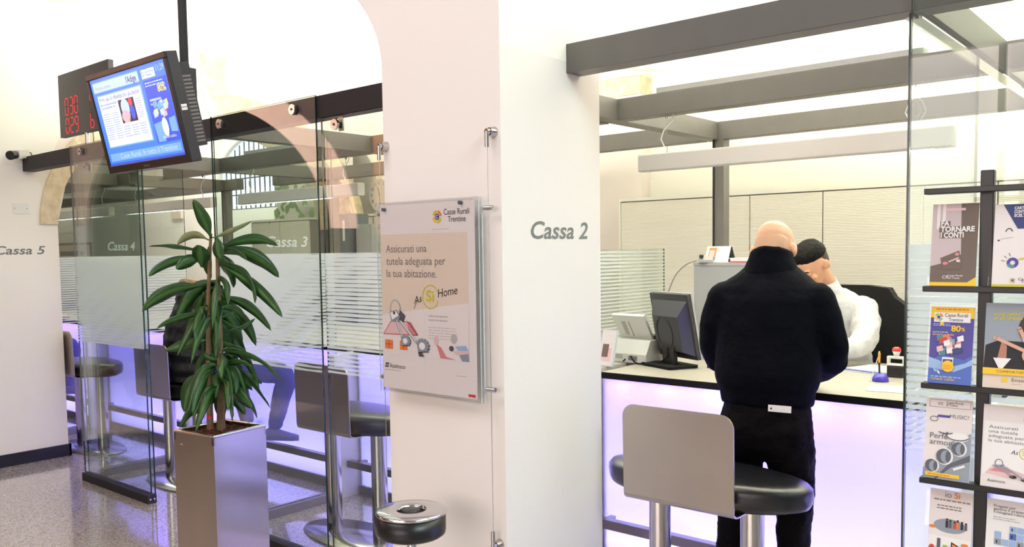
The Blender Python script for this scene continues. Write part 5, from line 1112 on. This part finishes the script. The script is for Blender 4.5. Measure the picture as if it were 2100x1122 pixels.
# ---------------------------------------------------------------- things on and before the rear wall
C_ = (-7.08, 6.2, 2.222); t = thing('wall_clock', 'round white wall clock on the pale yellow rear wall beside the pillar', 'clock', C_)
mb = MB(frame((C_[0], 6.15, C_[2]), (1, 0, 0), (0, 0, 1))); R_ = 0.185
mb.lathe([(0.0001, -0.05), (R_*0.98, -0.05), (R_, -0.03), (R_, -0.002), (R_*0.95, 0.004), (R_*0.90, 0.0), (0.0001, 0.0)], (0, 0, 0), M['white'], 48); mb.build('case', t)
mb = MB(frame((C_[0], 6.149, C_[2]), (1, 0, 0), (0, 0, 1)))
for h in range(1, 13):
    a = PI/2-h*PI/6; mb.text(str(h), R_*0.70*math.cos(a), R_*0.70*math.sin(a)-0.016, 0.034, M['ink'], 2, align='CENTER')
for m_ in range(60): a = m_*PI/30; mb.line([(R_*0.86*math.cos(a), R_*0.86*math.sin(a)), (R_*0.89*math.cos(a), R_*0.89*math.sin(a))], 0.002, M['ink'], 2)
mb.build('dial', t)
mb = MB(frame((C_[0], 6.147, C_[2]), (1, 0, 0), (0, 0, 1))); a = PI/2-(11.48)*PI/6; mb.line([(0, 0), (R_*.48*math.cos(a), R_*.48*math.sin(a))], 0.007, M['ink'], 2); a = PI/2-29*PI/30; mb.line([(0, 0), (R_*.75*math.cos(a), R_*.75*math.sin(a))], 0.005, M['ink'], 3); mb.disc(0, 0, .006, .006, M['ink'], 4); mb.build('hands', t)
t = thing('grey_locker', 'plain grey locker below the wall clock', 'locker', (-6.42, 5.4, 0))
MB().box(-6.53, -6.30, 5.36, 5.74, 0, 1.875, M['greycab']).build('body', t, bev=0.004); MB().box(-6.515, -6.315, 5.352, 5.36, 0.06, 1.865, M['greycab']).build('door', t); MB().box(-6.345, -6.335, 5.335, 5.352, 1.0, 1.12, M['chrome']).build('handle', t)
t = thing('water_dispenser', 'tall dark grey machine with a light panel beside the grey locker', 'machine', (-6.8, 5.3, 0))
MB().box(-6.71, -6.56, 5.30, 5.55, 0, 1.985, mat('blue_grey_paint', (82, 92, 98), 0.45)).build('body', t, bev=0.006); MB().box(-6.65, -6.62, 5.294, 5.30, 1.72, 1.92, M['offwhite']).build('handle_plate', t)
t = thing('hanging_plant', 'leafy pothos hanging against the rear wall above the cupboards', 'plant', (-8.2, 6.0, 2.003))
MB().lathe([(0.0001, 0), (0.07, 0), (0.10, 0.13), (0.0001, 0.13)], (-8.2, 6.0, 2.003), M['white'], 20).build('pot', t)
PLEAF = mat('pale_pothos_leaf', (112, 142, 84), 0.5)
rnd = random.Random(21); mb = MB()
for i in range(34):
    p = Vector((-8.2+rnd.uniform(-.34, .36), 5.86+rnd.uniform(-.12, .1), 2.0+rnd.uniform(-.02, .42))); L = rnd.uniform(.09, .15); a = rnd.uniform(-2.6, -0.5)
    dx, dz = Vector((math.cos(a), 0, math.sin(a))), Vector((-math.sin(a), rnd.uniform(-.6, .6), math.cos(a))).normalized()
    mb.add([p, p+dx*L*.35+dz*L*.38, p+dx*L*.75+dz*L*.25, p+dx*L, p+dx*L*.75-dz*L*.25, p+dx*L*.35-dz*L*.38], [(0, 1, 2, 3), (0, 3, 4, 5)], PLEAF, True)
mb.build('foliage', t)
O = (-20.4, 8.08, 1.55); mb = MB(frame(O, (1, 0, 0), (0, 0, 1))); mb.box(0, 1.85, 0, 0.36, -0.02, 0.01, M['wood']); mb.M = mb.M @ Matrix.Translation((0, 0, 0.0102)); mb.rect(0.05, 0.05, 1.80, 0.31, M['p_cream'], 1); mb.rect(0.3, 0.08, 1.5, 0.18, M['p_brown'], 2)
tag(mb.build('framed_picture', loc=O), 'wide brown framed picture on the far wall at left', 'picture')
tag(MB().box(-15.1, -14.75, 8.05, 8.1, 2.28, 2.62, M['olive'] if False else M['p_cream']).build('wall_box', loc=(-14.9, 8.1, 2.4)), 'small square cream box on the far wall seen through the left glass', 'wall box')
# ---------------------------------------------------------------- people
def fuse(name, mb, voxel, parent=None, loc=None, smooth=6, displace=None, factor=0.5):
    """voxel-merge overlapping closed shapes into one continuous skin"""
    o = mb.build('tmp', parent, loc)
    m = o.modifiers.new('r', 'REMESH'); m.mode = 'VOXEL'; m.voxel_size = voxel; m.use_smooth_shade = True
    s = o.modifiers.new('s', 'SMOOTH'); s.iterations = smooth; s.factor = factor
    if displace:
        tx = bpy.data.textures.new(name, 'CLOUDS'); tx.noise_scale = displace[0]; tx.noise_depth = 3
        d = o.modifiers.new('d', 'DISPLACE'); d.texture = tx; d.strength = displace[1]; d.mid_level = 0.5; d.texture_coords = 'LOCAL'
    dg = bpy.context.evaluated_depsgraph_get(); me = bpy.data.meshes.new_from_object(o.evaluated_get(dg)); me.name = name
    for p in me.polygons: p.use_smooth = True
    o.modifiers.clear(); o.data = me; o.name = name
    if not me.materials:
        for k in mb.mats: me.materials.append(k)
    return o
def limb(mb, pts, rs, m, n=6):
    P = curve(pts, n); R_ = []
    k = len(pts)-1
    for i in range(len(P)):
        u = i/n; a = min(int(u), k-1); f_ = u-a; R_.append(rs[a]*(1-f_)+rs[a+1]*f_)
    mb.tube(P, R_, m, 14); mb.ball(P[0], R_[0]*0.99, m, n=8); mb.ball(P[-1], R_[-1]*0.99, m, n=8)
def hand(mb, wrist, dirn, palm_n, thumb_side, m, k=1.0, curl=0.5):
    """palm, four unequal curled fingers, thumb from the side of the palm"""
    d = Vector(dirn).normalized(); nrm = Vector(palm_n); nrm = (nrm-d*nrm.dot(d)).normalized(); sd = d.cross(nrm)*thumb_side
    w_ = Vector(wrist)
    mb.loft([(w_-d*0.01, sd*0.026*k, nrm*0.019*k), (w_+d*0.02*k, sd*0.034*k, nrm*0.018*k), (w_+d*0.06*k, sd*0.042*k, nrm*0.016*k), (w_+d*0.088*k, sd*0.040*k, nrm*0.013*k), (w_+d*0.096*k, sd*0.034*k, nrm*0.008*k)], m, 16)
    for off, L in ((0.031, 0.070), (0.011, 0.080), (-0.010, 0.074), (-0.030, 0.058)):
        b = w_+d*0.085*k+sd*off*k; L *= k; c1 = curl; c2 = curl*2.0
        p1 = b+(d*math.cos(c1*0.5)+nrm*math.sin(c1*0.5))*L*0.45; p2 = p1+(d*math.cos(c1)+nrm*math.sin(c1))*L*0.32; p3 = p2+(d*math.cos(c2)+nrm*math.sin(c2))*L*0.26
        limb(mb, [b-d*0.01, p1, p2, p3], [0.0095*k, 0.0088*k, 0.008*k, 0.0065*k], m, 3)
    b = w_+d*0.025*k+sd*0.028*k; p1 = b+(d*0.7+sd*0.6+nrm*0.25)*0.035*k; p2 = p1+(d*0.9+sd*0.25+nrm*0.35)*0.03*k
    limb(mb, [b-sd*0.012, p1, p2], [0.013*k, 0.0105*k, 0.008*k], m, 3)
def head(mb, H4, m):
    """H4: head frame, origin at the neck pivot under the skull, +y = face, z up; about 0.235 tall"""
    keep = mb.M; mb.M = keep @ H4
    S = [(-0.02, .028, .026, .066), (0.0, .038, .040, .052), (.03, .053, .064, .030), (.065, .064, .082, .014), (.10, .070, .092, .003), (.135, .0745, .099, -.004), (.165, .0755, .100, -.008), (.195, .068, .090, -.011), (.218, .050, .066, -.013), (.232, .024, .033, -.014), (.236, .006, .008, -.014)]
    mb.loft([((0, cy, z), (rx, 0, 0), (0, ry, 0)) for z, rx, ry, cy in S], m, 24)
    mb.loft([((0, .092, .118), (.008, 0, 0), (0, .008, 0)), ((0, .104, .095), (.012, 0, 0), (0, .013, 0)), ((0, .112, .078), (.016, 0, 0), (0, .016, 0)), ((0, .100, .068), (.013, 0, 0), (0, .012, 0))], m, 12)    # nose
    for sx in (-1, 1):
        mb.ball((sx*.030, .088, .128), (.022, .012, .008), m, n=8)                     # brow
        mb.ball((sx*.045, .070, .080), (.018, .014, .016), m, n=8)                     # cheek
        R_ = Matrix.Rotation(sx*0.45, 3, 'Z') @ Matrix.Rotation(-0.15, 3, 'X')
        mb.ball((sx*.086, -.015, .106), (.0125, .020, .032), m, R_, 10); mb.ball((sx*.078, -.004, .100), (.013, .015, .024), m, R_, 8)   # ear
    mb.ball((0, .086, .042), (.024, .011, .007), m, n=8); mb.ball((0, .084, .031), (.020, .011, .007), m, n=8)      # lips
    mb.ball((0, .078, .002), (.022, .016, .015), m, n=8)                               # chin
    mb.M = keep
def face(H4, root, Mx, brow):
    for sx in (-1, 1):
        mb = MB(Mx @ H4); mb.ball((sx*.031, .0805, .111), (.0125, .0105, .0085), root.data.materials[0], n=8); mb.tube([(sx*.020, .0895, .105), (sx*.031, .0915, .103), (sx*.042, .0865, .106)], [.0012, .0018, .0012], M['hair'], 6); mb.build('eye', root)
        mb = MB(Mx @ H4); mb.tube([(sx*.014, .099, .130), (sx*.030, .099, .135), (sx*.048, .088, .131)], [.003, .0045, .002], brow, 8); mb.build('eyebrow', root)
def rotz(x, y, a, z=0): return Matrix.Translation((x, y, z)) @ Matrix.Rotation(a, 4, 'Z')
def E(c, rx, ry): return (c, (rx, 0, 0), (0, ry, 0))

# --- the bald customer standing at the counter, seen from behind
Mx = rotz(-1.458, 3.325, 0.20, 0.005); root_loc = (-1.458, 3.325, 0.005)
H4 = Matrix.Translation((0.0, 0.075, 1.475)) @ Matrix.Rotation(-0.42, 4, 'X') @ Matrix.Rotation(-0.10, 4, 'Z')
b = MB(Mx)
head(b, H4, M['skin'])
limb(b, [(0, 0.03, 1.40), (0, 0.06, 1.49), (0, 0.075, 1.56)], [.066, .060, .062], M['skin'])
b.loft([E((0, -.02, .80), .15, .10), E((0, -.02, .95), .155, .105), E((0, .0, 1.12), .15, .10), E((0, .02, 1.28), .18, .11), E((0, .03, 1.38), .185, .10), E((0, .04, 1.44), .12, .075), E((0, .05, 1.47), .06, .06)], M['skin'])
W = {-1: (-.085, .39, 1.012), 1: (.085, .38, 1.012)}
for sx, el in ((-1, (-.224, .11, 1.125)), (1, (.228, .09, 1.14))):
    limb(b, [(sx*.18, .03, 1.39), (sx*.23, .04, 1.27), el, W[sx]], [.048, .044, .036, .026], M['skin'])
    hand(b, W[sx], (-sx*.35, .93, -.12), (0, .1, -1), -1, M['skin'], 1.0, .35)
    limb(b, [(sx*.092, -.02, .80), ((-.135, .02, .47) if sx < 0 else (.105, .02, .47)), ((-.165, -.01, .06) if sx < 0 else (.10, -.01, .06))], [.07, .045, .035], M['skin'])
man = fuse('person', b, 0.0055, None, root_loc, 5)
tag(man, 'bald person in a navy jacket and black jeans standing at the counter, back turned', 'person')
face(H4, man, Mx, M['stubble'])
# shaved hair round the back and sides of the skull: a thin cap
hb = MB(Mx @ H4); hb.loft([((0, -.045, .055), (.058, 0, 0), (0, .050, 0)), ((0, -.043, .085), (.068, 0, 0), (0, .0565, 0)), ((0, -.044, .115), (.0715, 0, 0), (0, .0575, 0)), ((0, -.046, .138), (.0705, 0, 0), (0, .0575, 0)), ((0, -.050, .152), (.062, 0, 0), (0, .0535, 0)), ((0, -.055, .160), (.045, 0, 0), (0, .045, 0))], M['stubble'], 24)
hair = fuse('shaved_hair', hb, 0.004, man, None, 8)
b = MB(Mx)
b.loft([E((0, -.02, .955), .182, .130), E((0, -.02, .975), .187, .135), E((0, -.02, 1.015), .190, .137), E((0, -.015, 1.03), .202, .145), E((0, -.01, 1.08), .213, .150), E((0, .005, 1.20), .208, .143), E((0, .02, 1.31), .222, .138), E((0, .025, 1.385), .226, .126), E((0, .033, 1.43), .208, .114), E((0, .043, 1.468), .165, .102), E((0, .052, 1.50), .122, .093), E((0, .058, 1.522), .098, .088)], M['navy'], 28)
for sx, el in ((-1, (-.228, .11, 1.125)), (1, (.232, .09, 1.14))):
    limb(b, [(sx*.180, .025, 1.375), (sx*.218, .035, 1.27), el, (W[sx][0], W[sx][1]-.03, W[sx][2]+.006)], [.082, .074, .064, .045], M['navy'])
    b.ball(el, (.070, .066, .070), M['navy'])
jk = fuse('jacket', b, 0.009, man, None, 5, (0.16, 0.018))
def ringwall(mb, secs, th, m, n=36):
    """open collar-like band: (center, rx, ry, tilt) outer and inner shells"""
    v = []
    for inner in (0, 1):
        for c, rx, ry in secs:
            for j in range(n):
                a = 2*PI*j/n; v.append((c[0]+(rx-inner*th)*math.cos(a), c[1]+(ry-inner*th)*math.sin(a), c[2]+(-0.020*math.sin(a))))
    k = len(secs); f = []
    for i in range(k-1):
        for j in range(n):
            q = (i*n+j, i*n+(j+1) % n, (i+1)*n+(j+1) % n, (i+1)*n+j); f.append(q); f.append(tuple(x+k*n for x in q[::-1]))
    for j in range(n):
        f.append(((k-1)*n+j, (k-1)*n+(j+1) % n, (2*k-1)*n+(j+1) % n, (2*k-1)*n+j)); f.append((j, k*n+j, k*n+(j+1) % n, (j+1) % n))
    mb.add(v, f, m, True); return mb
cb = MB(Mx); cb.loft([((0, .050, 1.47), (.135, 0, 0), (0, .100, 0)), ((0, .056, 1.51), (.107, 0, 0), (0, .096, -.008)), ((0, .063, 1.545), (.092, 0, 0), (0, .092, -.016)), ((0, .068, 1.570), (.086, 0, 0), (0, .088, -.024)), ((0, .070, 1.577), (.078, 0, 0), (0, .080, -.024))], M['navy'], 28); fuse('collar', cb, 0.006, jk, None, 6, (0.08, 0.010))
b = MB(Mx)
b.loft([E((0, -.02, .99), .168, .122), E((0, -.025, .93), .178, .132), E((0, -.035, .86), .186, .146), E((0, -.03, .80), .186, .142), E((0, -.02, .745), .175, .118)], M['jeans'], 28)
for sx, kn, an in ((-1, (-.135, .02, .47), (-.165, -.01, .06)), (1, (.105, .02, .47), (.10, -.01, .06))):
    limb(b, [(sx*.092, -.02, .80), (sx*.100+(kn[0]-sx*.1)*.4, .0, .64), kn, ((kn[0]+an[0])/2, 0, .27), an], [.100, .088, .070, .066, .058], M['jeans'])
tr = fuse('trousers', b, 0.009, man, None, 5, (0.06, 0.020))
s = MB(Mx @ frame((.075, -.166, .966), (1, -.06, 0), (0, 0.12, 1))); s.box(-.036, .052, -.012, .014, -.002, .003, M['paper']); s.disc(-.024, 0, .004, .004, M['ink'], 8); s.build('pocket_card', tr)
for sx, an in ((-1, (-.165, -.01)), (1, (.10, -.01))):
    mb = MB(Mx); mb.loft([((an[0], an[1]-.07, .035), (.030, 0, 0), (0, 0, .033)), ((an[0], an[1]-.03, .045), (.040, 0, 0), (0, 0, .045)), ((an[0], an[1]+.06, .042), (.042, 0, 0), (0, 0, .040)), ((an[0], an[1]+.15, .030), (.048, 0, 0), (0, 0, .028)), ((an[0], an[1]+.21, .024), (.030, 0, 0), (0, 0, .020))], M['shoe'], 18); mb.build('shoe', man)

# --- the clerk seated behind the counter, head bowed
Mx = rotz(-1.715, 4.77, PI-0.06, 0.03); root_loc = (-1.715, 4.77, 0.03)
H4 = Matrix.Translation((0.025, 0.125, 1.385)) @ Matrix.Rotation(-0.20, 4, 'Z') @ Matrix.Rotation(-0.66, 4, 'X')
b = MB(Mx); head(b, H4, M['skin2'])
limb(b, [(0, .02, 1.28), (.01, .06, 1.36), (.025, .12, 1.43)], [.062, .054, .056], M['skin2'])
b.loft([E((0, -.06, .69), .15, .11), E((0, -.04, .85), .15, .10), E((0, -.02, 1.05), .165, .105), E((0, .01, 1.20), .18, .10), E((0, .02, 1.27), .15, .085), E((0, .03, 1.31), .08, .06)], M['skin2'])
for sx, el, wr in ((-1, (-.235, .26, 1.045), (-.03, .50, 1.015)), (1, (.235, .27, 1.045), (.06, .50, 1.015))):
    limb(b, [(sx*.18, .02, 1.24), (sx*.215, .13, 1.14), el, wr], [.048, .043, .036, .026], M['skin2']); hand(b, wr, (-sx*.5, .86, -.06), (0, 0, -1), -1, M['skin2'], .98, .3)
    limb(b, [(sx*.09, -.04, .74), (sx*.11, .38, .72), (sx*.11, .36, .42), (sx*.11, .34, .12)], [.08, .062, .05, .04], M['skin2'])
clerk = fuse('person', b, 0.0055, None, root_loc, 5)
tag(clerk, 'dark haired person in a white shirt seated behind the counter, head bowed', 'person')
face(H4, clerk, Mx, M['hair'])
hb = MB(Mx @ H4)
hb.loft([((0, -.040, .150), (.079, 0, 0), (0, .080, 0)), ((0, -.018, .165), (.081, 0, 0), (0, .103, 0)), ((0, -.011, .195), (.0745, 0, 0), (0, .097, 0)), ((0, -.013, .222), (.060, 0, 0), (0, .076, 0)), ((0, -.014, .240), (.036, 0, 0), (0, .045, 0)), ((0, -.014, .245), (.010, 0, 0), (0, .014, 0))], M['hair'], 28)
fuse('hair', hb, 0.005, clerk, None, 4, (0.02, 0.006))
hb = MB(Mx @ H4); hb.loft([((0, -.050, .060), (.055, 0, 0), (0, .052, 0)), ((0, -.046, .09), (.0705, 0, 0), (0, .062, 0)), ((0, -.038, .125), (.0775, 0, 0), (0, .072, 0)), ((0, -.032, .158), (.0785, 0, 0), (0, .080, 0))], M['hairfade'], 28); fuse('clipped_sides', hb, 0.005, clerk, None, 4)
b = MB(Mx)
b.loft([E((0, -.07, .70), .185, .14), E((0, -.05, .82), .19, .135), E((0, -.03, .98), .205, .135), E((0, -.01, 1.12), .215, .13), E((0, .01, 1.21), .215, .118), E((0, .02, 1.27), .19, .102), E((0, .032, 1.315), .13, .084), E((0, .045, 1.345), .085, .072)], M['shirt'], 28)
for sx, el, wr in ((-1, (-.24, .26, 1.05), (-.045, .475, 1.02)), (1, (.24, .27, 1.05), (.075, .475, 1.02))):
    limb(b, [(sx*.175, .015, 1.225), (sx*.228, .12, 1.14), el, wr], [.078, .074, .060, .042], M['shirt'])
sh = fuse('shirt', b, 0.009, clerk, None, 5, (0.07, 0.024))
mb = MB(Mx @ Matrix.Translation((.01, .012, 0))); ringwall(mb, [((0, .035, 1.31), .095, .080), ((.004, .05, 1.35), .076, .072), ((.010, .06, 1.378), .069, .068)], .006, M['shirt']); mb.build('collar', sh)
b = MB(Mx); b.loft([E((0, -.06, .69), .18, .14), E((0, -.05, .76), .19, .14), E((0, -.05, .86), .18, .12)], M['jeans'])
for sx in (-1, 1): limb(b, [(sx*.095, -.04, .755), (sx*.115, .38, .735), (sx*.115, .36, .42), (sx*.115, .34, .10)], [.095, .075, .062, .052], M['jeans'])
fuse('trousers', b, 0.011, clerk, None, 5)
for sx in (-1, 1):
    mb = MB(Mx); a = (sx*.115, .33); mb.loft([((a[0], a[1]-.06, .04), (.03, 0, 0), (0, 0, .035)), ((a[0], a[1]+.04, .045), (.04, 0, 0), (0, 0, .045)), ((a[0], a[1]+.14, .03), (.046, 0, 0), (0, 0, .03)), ((a[0], a[1]+.20, .022), (.028, 0, 0), (0, 0, .018))], M['shoe'], 16); mb.build('shoe', clerk)

# --- people on the stools at the left
def sitter(loc, label):
    Mx = rotz(loc[0], loc[1], 0); root_loc = loc
    H4 = Matrix.Translation((0.02, .26, 1.31)) @ Matrix.Rotation(-0.95, 4, 'X')
    b = MB(Mx); head(b, H4, M['skin'])
    limb(b, [(0, .08, 1.26), (.01, .17, 1.33), (.02, .25, 1.37)], [.064, .058, .058], M['skin'])
    b.loft([E((0, -.05, .77), .15, .11), E((0, -.06, .95), .155, .11), E((0, -.02, 1.12), .165, .11), E((0, .04, 1.24), .17, .10), E((0, .08, 1.30), .09, .07)], M['skin'])
    for sx, el, wr in ((-1, (-.24, .20, 1.06), (-.10, .42, 1.03)), (1, (.24, .20, 1.06), (.10, .42, 1.03))):
        limb(b, [(sx*.17, .04, 1.22), (sx*.22, .10, 1.13), el, wr], [.047, .042, .036, .026], M['skin']); hand(b, wr, (-sx*.4, .9, -.05), (0, 0, -1), -1, M['skin'], .95, .4)
    limb(b, [(.10, .0, .825), (.30, .22, .80), (.46, .39, .765), (.34, .44, .57), (.22, .47, .36)], [.06, .055, .045, .038, .032], M['skin'], 5); limb(b, [(-.10, .0, .825), (-.16, .22, .81), (-.20, .40, .78), (-.17, .44, .57), (-.14, .47, .36)], [.06, .055, .045, .038, .032], M['skin'], 5)
    body = fuse('person', b, 0.006, None, root_loc, 5); tag(body, label, 'person')
    face(H4, body, Mx, M['hair'])
    hb = MB(Mx @ H4); hb.loft([((0, -.045, .07), (.062, 0, 0), (0, .058, 0)), ((0, -.035, .12), (.079, 0, 0), (0, .078, 0)), ((0, -.018, .165), (.081, 0, 0), (0, .103, 0)), ((0, -.013, .222), (.060, 0, 0), (0, .076, 0)), ((0, -.014, .245), (.012, 0, 0), (0, .014, 0))], M['hair'], 24); fuse('hair', hb, 0.006, body, None, 4)
    b = MB(Mx)
    b.loft([E((0, -.05, .748), .20, .150), E((0, -.055, .84), .213, .152), E((0, -.06, .97), .212, .145), E((0, -.03, 1.12), .21, .14), E((0, .02, 1.24), .205, .13), E((0, .06, 1.31), .16, .12), E((0, .09, 1.35), .11, .10)], M['puffer'], 28)
    for sx, el, wr in ((-1, (-.245, .20, 1.065), (-.12, .39, 1.035)), (1, (.245, .20, 1.065), (.12, .39, 1.035))): limb(b, [(sx*.17, .04, 1.22), (sx*.23, .10, 1.14), el, wr], [.085, .078, .068, .052], M['puffer'])
    b.ball((0, -.02, 1.31), (.15, .09, .075), M['puffer'])
    jk = fuse('jacket', b, 0.011, body, None, 4, (0.08, 0.03))
    rnd = random.Random(2); b = MB(Mx)
    for i in range(26): a = 2*PI*i/26; b.ball((.135*math.cos(a), .05+.10*math.sin(a), 1.375-.03*math.sin(a)+rnd.uniform(-.008, .008)), rnd.uniform(.026, .036), M['fur'], n=6)
    fuse('fur_hood_trim', b, 0.008, jk, None, 2, (0.015, 0.012))
    b = MB(Mx); b.loft([E((0, -.03, .752), .165, .11), E((0, -.04, .82), .175, .12), E((0, -.05, .92), .16, .11)], M['bluejeans'])
    limb(b, [(.10, .0, .825), (.30, .22, .80), (.46, .39, .765), (.34, .44, .57), (.22, .47, .38)], [.082, .084, .074, .064, .052], M['bluejeans'], 5)
    limb(b, [(-.10, .0, .825), (-.16, .22, .81), (-.20, .40, .78), (-.17, .44, .57), (-.14, .47, .38)], [.082, .084, .074, .064, .052], M['bluejeans'], 5)
    fuse('jeans', b, 0.010, body, None, 5, (0.06, 0.015))
    for a, d in (((.22, .47), (.86, .5)), ((-.14, .47), (.3, .95))):
        d = Vector((d[0], d[1], 0)).normalized(); sd = Vector((d.y, -d.x, 0)); mb = MB(Mx); c = Vector((a[0], a[1]-.02, 0)); z = .300
        mb.loft([(c-d*.07+Vector((0, 0, z)), sd*.028, (0, 0, .034)), (c-d*.03+Vector((0, 0, z+.012)), sd*.036, (0, 0, .048)), (c+d*.06+Vector((0, 0, z+.004)), sd*.040, (0, 0, .040)), (c+d*.14+Vector((0, 0, z-.008)), sd*.044, (0, 0, .028)), (c+d*.20+Vector((0, 0, z-.012)), sd*.028, (0, 0, .020))], M['blueshoe'], 18); mb.build('shoe', body)
    return body
p4 = sitter((-5.47, 3.055, 0), 'person in a dark fur-hooded jacket on a stool, seen behind the potted plant')
dup(p4, (-8.90, 3.05, 0), 'person at far left behind the wall, only a blue knee and shoe showing')
